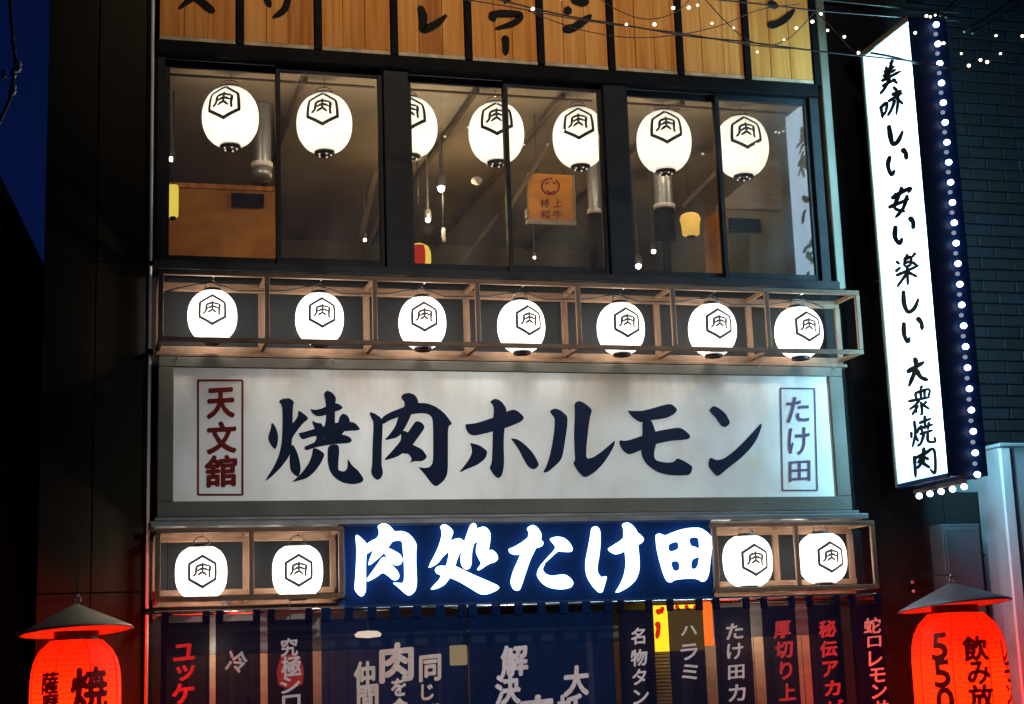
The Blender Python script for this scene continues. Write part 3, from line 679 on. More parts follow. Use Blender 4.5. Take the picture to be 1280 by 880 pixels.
for i in range(7):
    m_ = (xs[i]+xs[i+1])/2; cb += [Vector((xs[i]*0.6+m_*0.4, YB-0.16, zt-0.075)), Vector((m_, -0.23, zt-0.035)), Vector((m_*0.5+xs[i+1]*0.5, YB-0.15, zt-0.085))]
tag(obj('supply_cable', tube(MB(), cb, 0.006, 6), 'black_rubber'), 'black supply cable looped from lantern to lantern inside the long timber rack', 'cable')
sc_ = MB()
for x_ in (0.62, 1.7, 2.8, 3.9, 5.0, 5.62):
    for z_ in (oz_ for oz_ in (2.655, 3.70)): ball(sc_, (x_, -0.145, z_), 0.008, 1)
frame_screws = sc_
# lower racks either side of the lit letters
YF2, YB2 = -0.44, -0.04
def lowrack(pts, lab):
    xs = [at(x, 700, YF2).x for x in pts]
    z1 = at(pts[1], 659 if pts[0] < 500 else 652, YF2).z; z0 = at(pts[1], 750 if pts[0] < 500 else 738, YF2).z
    t = rack('lantern_rack', lab, xs, z0-0.05, z1, YF2, YB2, 0.05)
    obj('lower_plank', bev(box(MB(), xs[0], xs[-1], YF2+0.03, YF2+0.12, z0-0.075, z0-0.055), 0.003), 'rack_wood', t)
    obj('shelf_board', bev(box(MB(), xs[0]+0.01, xs[-1]-0.01, YB2-0.075, YB2-0.036, z0+0.05, z0+0.09), 0.003), 'rack_wood', t)
    return t, z0, z1
lt, z0a, z1a = lowrack((194, 314.5, 430), 'short two cell timber rack left of the glowing white letters')
rt, z0b, z1b = lowrack((893, 998, 1097), 'short two cell timber rack right of the glowing white letters')
GL = 'white lanterns in the two short racks'
for px, py, w, h, ro, zt_, lb in ((251.5, 716, 65, 70, 0.05, z1a, 'leftmost lantern of the lower short rack, above the yukke banner'), (372, 714.5, 63, 69, 0.05, z1a, 'white crest lantern beside the left end of the glowing letters'),
        (934.5, 701.5, 57, 62, 0.33, z1b, 'white crest lantern beside the right end of the glowing letters'), (1028, 698, 55, 60, 0.38, z1b, 'rightmost lantern of the lower short rack, near the blade sign foot')):
    Yw = -0.25; p = at(px, py, Yw); R = size_px(px, py, Yw, w)/2; H = size_px(px, py, Yw, h)/2; view = math.atan2(p.x, p.y-CAM.y)
    make_lantern(lb, p, R, H, -view+ro, H*0.0, R*0.66, GL, paperm='paper_white_cool', hook=max(0.04, zt_-0.02-p.z-H-0.02), fat=2.6)

# ------------------------------------------------------------------ big painted signboard
YS = -0.14
sg = thing('painted_signboard', 'long weathered white signboard with large navy brush characters in a grey frame', 'signboard', (at(630, 640, YS).x, YS, at(630, 640, YS).z))
ox0, oz1 = zx(198, 449, YS); ox1 = at(1059, 550, YS).x; oz1 = (at(200, 449, YS).z+at(1056, 456, YS).z)/2; oz0 = (at(200, 645, YS).z+at(1061, 639, YS).z)/2
ix0 = at(217, 540, YS).x; ix1 = at(1041.5, 545, YS).x; iz1 = (at(217, 459.5, YS).z+at(1040, 469.5, YS).z)/2; iz0 = (at(217, 626.5, YS).z+at(1043, 620.5, YS).z)/2
for nm, (a, b, c, d) in (('frame_top', (ox0, ox1, iz1, oz1)), ('frame_bottom', (ox0, ox1, oz0, iz0)), ('frame_side', (ox0, ix0, iz0+0.0005, iz1-0.0005)), ('frame_side', (ix1, ox1, iz0+0.0005, iz1-0.0005))):
    obj(nm, bev(box(MB(), a, b, YS, 0.0, c, d), 0.005), 'sign_frame', sg)
pc = Vector(((ix0+ix1)/2, YS+0.02, (iz0+iz1)/2))
pan = obj('painted_panel', box(MB(), ix0-pc.x, ix1-pc.x, 0, 0.03, iz0-pc.z, iz1-pc.z), 'sign_panel', sg, world=False)
pan.location = pc - sg.location
obj('drip_rail', bev(box(MB(), ox0-0.02, ox1+0.03, YS-0.05, 0.0, oz0-0.03, oz0-0.006), 0.004), 'grey_metal', sg)
o_ = obj('frame_screws', frame_screws, 'galvanised', sg); o_['kind'] = 'stuff'
SF = flatY(YS+0.019)
BIG = {'焼': (325, 480, 6.286, [
 [(90,300),(120,330),(143,400),(140,460),(122,520),(85,480),(62,430),(75,380),(88,340)],
 [(145,135),(180,115),(235,112),(268,140),(258,180),(256,300),(250,470),(235,560),(170,650),(100,720),(38,770),(60,725),(110,650),(150,560),(172,460),(178,300),(175,170)],
 [(300,205),(345,235),(385,272),(335,310),(290,370),(262,410),(250,440),(245,320),(275,290),(298,250)],
 [(250,470),(275,500),(300,560),(318,640),(318,690),(300,730),(270,715),(240,680),(232,600),(235,540)],
 [(390,195),(430,205),(480,195),(520,175),(600,145),(655,185),(630,205),(560,225),(500,250),(450,255),(415,235)],
 [(500,75),(525,50),(570,70),(598,110),(590,160),(588,260),(590,370),(575,410),(500,440),(500,370),(520,280),(518,150)],
 [(300,385),(340,380),(400,360),(480,340),(560,310),(700,295),(745,305),(790,355),(765,365),(700,368),(600,375),(560,395),(480,400),(400,415),(330,440)],
 [(405,285),(440,305),(490,310),(500,400),(495,470),(430,500),(420,470),(445,430),(440,380)],
 [(625,260),(650,230),(690,250),(710,300),(670,360),(640,400),(600,430),(580,470),(530,480),(545,420),(590,350),(615,310)],
 [(345,495),(400,470),(480,440),(560,410),(650,395),(700,415),(725,445),(700,465),(600,470),(500,485),(430,500),(360,525)],
 [(415,500),(460,515),(510,550),(480,620),(430,690),(370,740),(300,760),(250,772),(290,735),(340,685),(385,620),(410,560)],
 [(535,480),(615,475),(622,530),(615,620),(612,680),(660,690),(690,660),(688,585),(720,640),(770,680),(815,745),(800,775),(730,788),(650,775),(580,730),(545,670),(530,590)]]),
'肉': (450, 480, 6.286, [
 [(72,220),(110,228),(165,265),(180,300),(172,450),(168,640),(182,700),(165,740),(138,755),(105,735),(85,690),(95,640),(98,500),(108,300),(90,270)],
 [(165,268),(230,225),(320,190),(350,180),(350,140),(322,110),(335,80),(385,68),(430,85),(455,125),(455,150),(520,150),(590,175),(660,225),(728,315),(700,325),(690,360),(690,500),(690,700),(660,760),(600,808),(560,780),(510,710),(455,650),(500,662),(545,655),(575,620),(575,400),(572,270),(540,235),(480,228),(400,238),(300,260),(220,290),(180,320)],
 [(345,190),(410,200),(395,260),(345,360),(300,420),(185,445),(230,400),(280,330),(300,260)],
 [(410,330),(440,290),(480,300),(512,340),(470,400),(420,470),(395,500),(300,570),(180,605),(240,540),(310,460),(325,430),(320,380),(350,365),(375,385)],
 [(350,450),(430,485),(490,515),(530,575),(490,608),(430,605),(390,620),(410,590),(380,545),(340,550),(320,500)]]),
'ホ': (565, 485, 7.333, [
 [(120,330),(170,330),(230,320),(370,275),(500,215),(570,195),(620,225),(662,270),(640,305),(560,340),(480,370),(370,400),(210,438),(160,425),(128,380)],
 [(345,125),(395,95),(450,120),(495,180),(500,260),(480,370),(472,500),(478,700),(460,800),(425,832),(385,800),(340,730),(365,690),(372,500),(375,300),(385,200),(375,155)],
 [(160,500),(250,525),(328,580),(305,650),(230,705),(130,745),(60,780),(110,715),(160,650),(185,590),(180,540)],
 [(535,460),(600,470),(670,520),(745,600),(798,700),(780,730),(745,748),(695,720),(650,640),(610,560),(560,490)]]),
'ル': (670, 490, 7.655, [
 [(128,180),(180,155),(245,180),(302,235),(298,330),(280,450),(260,580),(240,650),(180,710),(110,768),(65,770),(95,720),(130,620),(155,500),(175,370),(180,250),(150,215)],
 [(365,110),(410,82),(470,110),(538,170),(515,240),(500,350),(485,480),(475,640),(540,630),(630,570),(700,510),(758,460),(745,520),(700,600),(640,690),(560,770),(465,825),(400,760),(352,680),(375,655),(368,560),(362,400),(372,200)]]),
'モ': (765, 495, 8.0, [
 [(150,145),(200,150),(300,150),(400,125),(500,95),(580,78),(620,100),(655,140),(620,180),(560,215),(480,232),(400,240),(320,262),(270,260),(200,210)],
 [(72,440),(120,450),(180,440),(280,405),(430,355),(540,335),(660,315),(710,330),(785,395),(770,430),(700,440),(600,445),(430,480),(280,545),(170,590),(110,550),(75,490)],
 [(300,250),(390,240),(410,290),(435,360),(440,480),(420,560),(420,620),(450,650),(540,668),(620,660),(650,620),(720,650),(800,700),(800,740),(775,790),(680,795),(560,790),(450,760),(350,690),(295,600),(290,500),(305,380)]]),
'ン': (870, 495, 8.0, [
 [(130,140),(170,98),(220,115),(290,170),(325,230),(340,270),(310,305),(275,312),(240,285),(200,220),(150,170)],
 [(135,610),(205,645),(280,625),(370,560),(470,465),(560,370),(655,265),(655,310),(610,430),(540,530),(440,630),(320,720),(215,812),(165,760),(120,700)]])}
def traced(ch_data, fn, t0, dt, thick, name, m, parent):
    ox, oy, s, polys = ch_data; bm = MB()
    for i, P in enumerate(polys):
        loops = P if isinstance(P[0], list) else [P]
        loops = [smooth_poly([(ox+x/s, oy+y/s) for x, y in L], 2, 0.2) for L in loops]
        poly_prism(bm, loops, fn, t0+i*dt, t0-thick+i*dt)
    return obj(name, bm, m, parent)
for ch in '焼肉ホルモン': traced(BIG[ch], SF, 0.004, 0.0004, 0.003, 'brush_character', 'ink', sg)
# boxed side inscriptions
def boxed(pts, w, chars, m, nm):
    bm = MB(); q = pts + [pts[0]]
    for a, b in zip(q, q[1:]):
        brush(bm, [a, b], w, SF, 0.003, (1, 1), 3)
    obj('inscription_border', bm, m, sg)
    for ch, x, y, cw, chh in chars:
        bm = MB(); glyph(bm, ch, x, y, cw, chh, SF, 0.0034, 0.028 if nm == 'left' else 0.012, -0.06); obj('inscription_character', bm, m, sg, fix=False)
boxed([(247.5, 475.5), (303, 475.5), (303, 618.5), (247.5, 618.5)], 2.6, (('天', 276, 504, 33, 36), ('文', 277, 547, 35, 38), ('舘', 276, 589, 38, 38)), 'red_ink', 'left')
boxed([(975.5, 485.5), (1018, 486), (1021.5, 613), (978, 613)], 1.9, (('た', 997, 512, 28, 31), ('け', 998.5, 551.5, 26, 33), ('田', 999.5, 589, 26, 25)), 'purple_ink', 'right')

# ------------------------------------------------------------------ glowing channel letters on navy panel
YN = -0.36
ns = thing('glowing_letter_sign', 'navy fascia panel with large glowing white brush characters above the door curtain', 'sign', (at(660, 750, YN).x, YN, at(660, 750, YN).z))
nx0, nx1 = at(431, 700, YN).x, at(891, 700, YN).x; nz1, nz0 = at(660, 652, YN).z, at(660, 757, YN).z
obj('fascia_panel', bev(box(MB(), nx0, nx1, YN, -0.05, nz0, nz1), 0.006), 'navy_panel', ns)
obj('top_trim', bev(box(MB(), nx0, nx1, YN-0.012, YN-0.0005, nz1-0.02, nz1-0.002), 0.003), 'navy_edge', ns)
obj('bottom_trim', bev(box(MB(), nx0, nx1, YN-0.02, YN-0.0005, nz0+0.002, nz0+0.03), 0.003), 'navy_edge', ns)
NF = flatY(YN)
LIT = [(435, 650, 8.8, [
 [(75,165),(110,180),(200,265),(190,380),(185,500),(185,700),(185,780),(165,830),(135,845),(95,810),(65,760),(75,650),(85,480),(90,320)],
 [(180,280),(260,225),(310,205),(335,160),(335,120),(318,70),(360,42),(420,50),(465,90),(500,135),(570,125),(640,145),(700,200),(745,280),(735,340),(735,500),(745,700),(725,790),(665,838),(620,810),(550,745),(480,690),(540,695),(590,700),(615,660),(610,450),(595,300),(590,235),(540,225),(470,245),(435,300),(420,330),(330,420),(215,515),(230,440),(270,340),(250,340),(185,390)],
 [(390,330),(440,315),(500,345),(560,380),(590,440),(570,490),(530,505),(490,490),(430,420),(395,370)],
 [(380,400),(440,450),(470,500),(530,560),(555,620),(530,665),(490,665),(440,620),(375,575),(290,640),(200,685),(200,650),(260,570),(330,470)]]),
 (530, 650, 8.8, [
 [(170,75),(205,48),(260,75),(310,130),(290,190),(270,240),(330,210),(380,205),(430,240),(400,330),(350,430),(330,500),(330,560),(270,640),(210,720),(130,760),(60,770),(100,720),(160,660),(190,600),(240,500),(270,380),(255,350),(200,400),(130,490),(40,535),(60,480),(110,390),(160,280),(190,170),(185,110)],
 [(110,545),(150,505),(230,510),(330,510),(430,560),(560,620),(700,680),(790,720),(815,750),(780,780),(690,820),(610,820),(500,750),(380,680),(290,640),(180,610),(130,590)],
 [(500,60),(530,35),(560,60),(565,100),(540,250),(510,350),(505,500),(480,545),(440,545),(400,490),(395,400),(430,260),(470,140)],
 [(545,110),(630,75),(680,95),(715,150),(710,250),(690,345),(730,330),(780,370),(800,430),(770,465),(690,490),(590,560),(575,545),(625,480),(590,420),(560,350),(585,220),(535,270),(530,150)]]),
 (630, 650, 8.8, [
 [(40,320),(100,300),(200,240),(260,190),(360,200),(420,250),(400,295),(330,315),(250,340),(170,385),(100,385),(55,365)],
 [(240,95),(295,55),(350,85),(395,160),(390,220),(330,320),(270,440),(220,590),(160,770),(130,782),(90,760),(60,690),(90,570),(140,460),(200,320),(250,220),(268,140)],
 [(487,210),(560,185),(640,200),(700,250),(738,320),(725,355),(650,352),(580,345),(520,395),(425,485),(415,475),(495,385),(540,340),(560,300),(530,260)],
 [(435,475),(400,550),(440,600),(510,620),(590,605),(660,605),(720,650),(745,700),(720,745),(640,765),(550,760),(470,740),(400,690),(350,610),(365,550),(410,475)]]),
 (720, 650, 8.8, [
 [(160,90),(200,70),(245,110),(250,250),(235,400),(215,500),(215,580),(260,640),(300,620),(320,630),(300,700),(270,800),(240,800),(180,740),(120,650),(95,560),(95,450),(120,330),(145,200)],
 [(335,320),(400,280),(480,230),(520,190),(620,130),(680,160),(725,210),(715,245),(670,275),(600,300),(520,345),(460,375),(415,380),(370,355)],
 [(492,50),(540,30),(600,60),(650,130),(670,200),(660,300),(675,420),(675,560),(640,660),(560,740),(450,800),(420,800),(470,720),(520,610),(540,480),(530,370),(510,220),(515,110)]]),
 (805, 650, 8.8, [
 [[(115,170),(145,150),(210,180),(300,140),(400,105),(500,90),(600,92),(670,140),(720,190),(740,240),(720,330),(705,450),(690,600),(660,665),(630,685),(580,650),(500,645),(400,650),(310,665),(275,692),(235,670),(200,590),(160,450),(130,320)],
  [(240,270),(365,232),(375,325),(250,360)], [(470,200),(590,188),(600,300),(585,330),(540,300),(485,290)], [(265,460),(375,450),(385,555),(300,570)], [(500,440),(560,415),(600,400),(585,500),(560,540),(490,545)]]])]
for d in LIT: traced(d, NF, 0.045, 0.0006, 0.03, 'glowing_character', 'letter_white', ns)

# ------------------------------------------------------------------ blade sign
XB = 6.004; YFAR, YNEAR = -0.33, -1.08
TB, BB = 6.24, 2.745
bc = Vector((XB, (YFAR+YNEAR)/2, (TB+BB)/2))
bl = thing('blade_sign', 'tall glowing white vertical sign with black brush lettering and a bulb lined navy edge', 'sign', (XB, bc.y, BB))
TH = 0.30; XBR = XB+TH
fc = obj('lit_face', box(MB(), -0.008, 0.0, YNEAR-bc.y+0.012, YFAR-bc.y-0.012, BB-bc.z+0.025, TB-bc.z-0.03), 'blade_face', bl, world=False)
fc.location = bc - Vector((0.002, 0, 0)) - bl.location
for nm_, c_ in (('near_edge', (YNEAR, YNEAR+0.01, BB, TB)), ('far_edge', (YFAR-0.01, YFAR, BB, TB)), ('bottom_plate', (YNEAR+0.0105, YFAR-0.0105, BB, BB+0.012)), ('top_plate', (YNEAR+0.0105, YFAR-0.0105, TB-0.012, TB))):
    obj(nm_, box(MB(), XB, XBR, *c_), 'navy_edge', bl)
for k_ in range(6):
    d_ = bpy.data.lights.new('sign_tube', 'POINT'); d_.energy = 300.0; d_.color = (0.28, 0.76, 1.0); d_.shadow_soft_size = 0.06
    o_ = bpy.data.objects.new('sign_tube', d_); COL.objects.link(o_); o_.parent = bl; o_.location = Vector((XB+TH/2, bc.y, BB+0.3+k_*0.58)) - bl.location
fc2 = obj('lit_face', box(MB(), -0.02, -0.012, YNEAR-bc.y+0.012, YFAR-bc.y-0.012, BB-bc.z+0.025, TB-bc.z-0.03), 'blade_face', bl, world=False)
fc2.location = Vector((XBR+0.002, bc.y, bc.z)) - bl.location
ed = MB(); t_ = 0.022
box(ed, XB-0.022, XB-0.0005, YFAR-0.011, YFAR+t_, BB, TB+0.02); obj('edge_trim', bev(ed, 0.004), 'sign_frame', bl)
ed = MB(); box(ed, XB-0.022, XB-0.0005, YNEAR-0.0, YNEAR+0.011, BB, TB); obj('edge_trim', bev(ed, 0.003), 'navy_edge', bl)
ed = MB(); box(ed, XB-0.022, XB-0.0005, YNEAR+0.012, YFAR-0.012, TB-0.028, TB+0.02); obj('edge_trim', bev(ed, 0.004), 'beige_trim', bl)
ed = MB(); box(ed, XB-0.022, XB-0.0005, YNEAR+0.012, YFAR-0.012, BB-0.01, BB+0.024); obj('edge_trim', bev(ed, 0.003), 'navy_edge', bl)
BF = flatX(XB-0.0105)
A, Bz, Cz = (1080, 70, 5.5), (1085, 220, 4.19), (1105, 430, 4.63)
BLADE = [
 (A, [[(200,28),(178,58)],[(150,75),(160,92)],[(138,112),(212,70)],[(132,140),(222,92)],[(122,172),(258,102)],[(192,45),(160,172)],[(128,208),(222,158)],[(180,150),(150,215),(112,262)],[(200,158),(234,190)]], 13),
 (A, [[(115,345),(130,428)],[(118,352),(160,322),(148,395)],[(130,405),(150,388)],[(192,268),(262,236)],[(170,312),(268,252)],[(205,212),(238,270),(224,405)],[(215,300),(195,360),(165,412)],[(228,290),(272,332)]], 13),
 (A, [[(172,478),(184,560),(200,605),(235,585),(268,515)]], 19), (A, [[(180,690),(165,750),(188,815),(212,785)]], 17), (A, [[(262,640),(288,668),(292,712)]], 20),
 (Bz, [[(178,58),(168,84)],[(126,120),(152,88)],[(140,104),(224,62),(210,88)],[(168,92),(140,165),(196,186)],[(208,100),(185,170),(145,218)],[(110,165),(218,120)]], 11.5),
 (Bz, [[(145,262),(142,320),(165,352),(180,325)]], 14), (Bz, [[(218,216),(238,245),(236,277)]], 15),
 (Bz, [[(195,425),(190,472)],[(195,438),(225,425),(222,465),(192,475)],[(195,455),(222,447)],[(208,410),(200,430)],[(150,447),(168,462)],[(146,500),(172,478)],[(250,402),(234,425)],[(236,452),(262,470)],[(150,522),(270,468)],[(208,475),(212,572)],[(205,512),(155,582)],[(215,505),(262,528)]], 9.5),
 (Bz, [[(186,602),(190,670),(212,712),(245,690),(265,642)]], 13), (Bz, [[(188,768),(190,830),(208,868),(218,845)]], 13), (Bz, [[(258,742),(280,770),(284,806)]], 14),
 (Cz, [[(135,162),(234,103)],[(180,80),(185,140),(145,245)],[(188,150),(215,192),(256,208)]], 15),
 (Cz, [[(222,242),(208,262)],[(180,285),(262,262),(255,312)],[(182,285),(190,328)],[(213,275),(216,320)],[(236,268),(238,314)],[(142,332),(268,308)],[(208,322),(185,352),(148,380)],[(185,355),(190,400)],[(200,355),(165,412)],[(218,335),(224,400),(212,405)],[(225,348),(268,378)],[(250,333),(235,348)]], 9.5),
 (Cz, [[(158,510),(160,545)],[(176,445),(182,520),(165,598)],[(208,480),(188,520)],[(182,530),(200,565)],[(205,458),(278,430)],[(238,415),(240,492)],[(200,492),(286,465)],[(216,470),(224,512)],[(264,452),(256,496)],[(210,522),(288,498)],[(236,515),(218,572),(196,592)],[(258,510),(260,562),(300,564),(294,535)]], 10),
 (Cz, [[(176,648),(184,772)],[(180,662),(240,632),(290,612),(297,742),(268,724)],[(232,600),(226,645),(195,690)],[(222,648),(262,668)],[(236,668),(192,722)],[(228,690),(268,716)]], 11.5)]
for gi, ((ox, oy, s), strokes, w) in enumerate(BLADE):
    bm = MB()
    for i, st in enumerate(strokes): brush(bm, [(ox+x/s, oy+y/s) for x, y in st], w*1.8/s, BF, 0.001+0.0004*i, (0.9, 1.2, 1.0, 0.95, 1.0, 0.55))
    obj('brush_character', bm, 'ink_black', bl, fix=False)
# bulbs down the near edge: bright ones with dim ones between, and a row under the foot
def bulb_mesh(r, nm):
    bm = MB(); ball(bm, (0, 0, 0), r, 2, (1, 1, 0.92))
    for f in bm.faces: f.smooth = True
    me = bpy.data.meshes.new(nm); bm.to_mesh(me); bm.free(); return me
mb1, mb2 = bulb_mesh(0.024, 'bulb'), bulb_mesh(0.018, 'dim_bulb')
mb1.materials.append(M['bulb_white']); mb2.materials.append(M['bulb_dim'])
sb = MB(); lathe(sb, [(0.028, 0.0), (0.034, 0.018), (0.022, 0.03)], 12); mso = bpy.data.meshes.new('bulb_socket'); 
bmesh.ops.rotate(sb, verts=sb.verts, cent=(0, 0, 0), matrix=Matrix.Rotation(math.radians(-90), 3, 'X')); sb.to_mesh(mso); sb.free(); mso.materials.append(M['navy_edge'])
q0, q1 = at(1170.5, 30.5, YNEAR-0.03), at(1221.8, 593, YNEAR-0.03); xbm = (q0.x+q1.x)/2
NB = 23
for i in range(NB*2-1):
    u = i/(NB*2-2); z = q0.z + (q1.z-q0.z)*u
    big = i % 2 == 0
    o = obj('bulb' if big else 'dim_bulb', mb1 if big else mb2, None, bl); o.location = Vector((xbm - (0 if big else 0.012), YNEAR-0.028, z)) - bl.location
    if big:
        s_ = obj('socket', mso, None, bl); s_.location = Vector((xbm, YNEAR-0.006, z)) - bl.location
r0, r1 = atx(1150, 631.5, XB+0.12), atx(1206, 617, XB+0.12)
rail = MB(); bar(rail, (XB+0.12, YFAR-0.02, BB-0.035), (XB+0.12, YNEAR+0.02, BB-0.035), 0.03); obj('lower_bulb_rail', rail, 'sign_frame', bl)
for i in range(5):
    p = r0.lerp(r1, i/4); o = obj('bulb', mb1, None, bl); o.location = Vector((XB+0.12, p.y, BB-0.075)) - bl.location
for i in range(3): obj('mounting_arm', tube(MB(), [(XB+0.15, YFAR, 3.1+i*1.35), (XB+0.15, 0.10, 3.1+i*1.35)], 0.025, 10), 'black_metal', bl)
obj('top_arm', bev(box(MB(), XB+0.05, XBR-0.05, YFAR-0.3, 0.1, TB+0.03, TB+0.08), 0.005), 'black_metal', bl)

# ------------------------------------------------------------------ door curtains
YR = -0.47
rod = thing('curtain_rod', 'thin steel curtain rod running under both short racks', 'rod', (3.0, YR, at(640, 756, YR).z)); zr = (at(196, 768, YR).z+at(1100, 744.5, YR).z)/2
obj('rod', tube(MB(), [(at(194, 768, YR).x, YR, zr), (at(1101, 744, YR).x, YR, zr)], 0.011, 10), 'steel', rod)
for px, py in ((196, 768), (1094, 744)): obj('bracket', bev(box(MB(), at(px, py, YR).x-0.012, at(px, py, YR).x+0.012, YR, -0.01, zr-0.02, zr+0.02), 0.004), 'steel', rod)
def fold(x0, x1, z1, z0, Y, amp, waves, ph):
    def f(x, z):
        u, v = (x-x0)/(x1-x0), (z-z1)/(z0-z1)
        return Y + amp*(0.25+0.75*max(v, 0)**0.7)*(math.sin(u*waves*2*math.pi+ph+v*0.8)+0.35*math.sin(u*waves*5.3*math.pi+ph*2.1))
    return f
def cloth(x0, x1, z1, z0, Y, m, parent, name, amp=0.012, waves=2.0, ph=0.0, lean=0.0):
    bm = MB(); nx, nz = int(24+waves*10), 10; g = []; ff = fold(x0, x1, z1, z0, Y, amp, waves, ph)
    for j in range(nz+1):
        row = []
        for i in range(nx+1):
            u, v = i/nx, j/nz; y = ff(x0+(x1-x0)*u, z1+(z0-z1)*v)
            row.append(bm.verts.new((x0+(x1-x0)*u+lean*v, y, z1+(z0-z1)*v)))
        g.append(row)
    for j in range(nz):
        for i in range(nx): bm.faces.new((g[j][i], g[j][i+1], g[j+1][i+1], g[j+1][i])).smooth = True
    return obj(name, bm, m, parent, fix=False)
GB = 'narrow menu banners hung from the curtain rod'
BAN = [((201, 262), 'navy menu banner with red yukke lettering, leftmost on the rod', 'cloth_red', [('ユ',230,815,25,19),('ッ',232,841,22,18),('ケ',229,867,26,24),('刺',230,895,24,24)], 0.035),
 ((269.5, 325.5), 'navy menu banner with one small white slanted character', 'cloth_white', [('冷',296,827,24,26),('麺',294,900,24,26)], 0.02),
 ((334.5, 391), 'navy menu banner glowing red behind its white lettering', 'cloth_white', [('究',361.5,809,21,22),('極',364,833,24,25),('シ',362.5,856,24,20),('ロ',364,879,22,20)], 0.02),
 ((774, 818), 'navy menu banner with four pale characters beside the yellow poster', 'cloth_white', [('名',797.5,795,17,20),('物',798.5,822,20,20),('タ',799,846,17,19),('ン',801,871,19,18)], 0.02),
 ((836.5, 881), 'navy menu banner with three pale katakana in front of the lit poster', 'cloth_white', [('ハ',861,788,19,11),('ラ',861,815,20,19),('ミ',862,840,19,19)], 0.02),
 ((894.5, 940), 'navy menu banner with pale hiragana and field character', 'cloth_white', [('た',918,789,20,19),('け',918.5,814,19,19),('田',920,840,19,17),('カ',921,866,20,20)], 0.02),
 ((954.5, 997), 'navy menu banner with red characters, first right of the pale one', 'cloth_red', [('厚',977.5,787,20,20),('切',979.5,812,21,20),('り',982,838,15,21),('上',984,865,20,20)], 0.03),
 ((1012, 1053.5), 'navy menu banner with red characters, second from the right end', 'cloth_red', [('秘',1034,786,21,20),('伝',1035.5,811,21,19),('ア',1037.5,836,19,18),('カ',1040.5,860,19,18),('ビ',1045,884,18,18)], 0.03),
 ((1065, 1106), 'navy menu banner with pale pink lettering, rightmost beside the red lantern', 'cloth_cream', [('蛇',1090,782,20,19),('口',1092.5,802,16,13),('レ',1094,823,16,18),('モ',1096.5,844,18,17),('ン',1098.5,864,17,17),('サ',1101,884,17,16)], 0.02)]
for k, ((pa, pb), lab, im, chars, off) in enumerate(BAN):
    yy = 768-24*(pa-196)/900.0
    Yc = YR - 0.0; x0 = at(pa, yy+60, Yc).x; x1 = at(pb, yy+60, Yc).x; z1 = zr - 0.055
    t = thing('menu_banner', lab, 'banner', ((x0+x1)/2, Yc, z1), GB)
    cloth(x0, x1, z1, z1-1.5, Yc, 'banner_cloth', t, 'cloth', 0.007, 1.0, k*1.3); ff = fold(x0, x1, z1, z1-1.5, Yc, 0.007, 1.0, k*1.3)
    tb = 0.048
    for xx in (x0, x1-tb):
        obj('loop', bev(box(MB(), xx, xx+tb, YR-0.016, YR+0.016, z1-0.015, zr+0.015), 0.004), 'banner_cloth', t)
    def F(x, y, tt, ff=ff):
        p = at(x, y, Yc); return Vector((p.x, ff(p.x, p.z)-0.003-tt, p.z))
    for i, (ch, x, y, w, h) in enumerate(chars):
        bm = MB(); glyph(bm, ch, x, y, w, h, F, 0.001, off, -0.10, math.radians(14) if ch == '冷' else 0, cuts=2); obj('character', bm, im, t, fix=False)
# big noren, two halves
zc = zr - 0.06
for (pa, pb, lab, chars) in ((402, 584.5, 'left half of the wide navy door curtain with a large meat character', [('仲',455.5,844,25,33),('間',459.5,873,25,32),('肉',495.5,828,40,46),('を',498,859,18,21),('食',499,884,20,22),('同',537.5,835,25,31),('じ',534,865,14,19),('釜',543,890,20,20)]),
                            (587, 768, 'right half of the wide navy door curtain with smaller pale characters', [('解',642.5,826,32,37),('決',634.5,862,31,36),('肉',671,890,38,40),('大',720,851,29,36),('抵',712.5,887,30,36)])):
    x0 = at(pa, 830, YR).x; x1 = at(pb, 820, YR).x
    t = thing('door_curtain', lab, 'door curtain', ((x0+x1)/2, YR, zc), 'halves of the wide door curtain')
    cloth(x0, x1, zc, zc-1.45, YR, 'noren_cloth', t, 'cloth', 0.016, 3.4, 0.7); ff = fold(x0, x1, zc, zc-1.45, YR, 0.016, 3.4, 0.7)
    n = 7
    for i in range(n):
        xx = x0 + (x1-x0-0.06)*i/(n-1); obj('loop', bev(box(MB(), xx, xx+0.06, YR-0.016, YR+0.016, zc-0.01, zr+0.015), 0.004), 'noren_cloth', t)
    def F(x, y, tt, ff=ff):
        p = at(x, y, YR); return Vector((p.x, ff(p.x, p.z)-0.004-tt, p.z))
    for i, (ch, x, y, w, h) in enumerate(chars):
        bm = MB(); glyph(bm, ch, x, y, w, h, F, 0.001, 0.03, -0.10, cuts=2); obj('character', bm, 'cloth_white' if pa > 500 else 'cloth_cream', t, fix=False)
# shop front behind the curtains
sf = thing('storefront_wall', 'pale timber storefront wall seen through the gaps between the banners', 'shop front', (3.1, 0.15, 0.0))
obj('lintel', bev(box(MB(), XL+0.1, XR-0.1, 0.06, 0.2, 1.96, 2.449), 0.005), 'dark_wall', sf)
zmid = at(640, 806, 0.12).z
xs0, xs1 = at(812, 830, 0.12).x, at(840, 830, 0.12).x
for a_, b_ in ((XL+0.1, xs0-0.003), (xs1+0.003, XR-0.1)):
    n_ = max(1, round((b_-a_)/0.14))
    for i in range(n_): obj('upright_board', bev(box(MB(), a_+(b_-a_)*i/n_+0.002, a_+(b_-a_)*(i+1)/n_-0.002, 0.14, 0.165, 0.0, zmid), 0.003), 'beige_slat', sf)
for i in range(24):
    z = zmid - 0.026*(i+1)
    obj('blind_slat', bev(box(MB(), xs0, xs1, 0.14, 0.16, z, z+0.021), 0.003), 'beige_slat', sf)
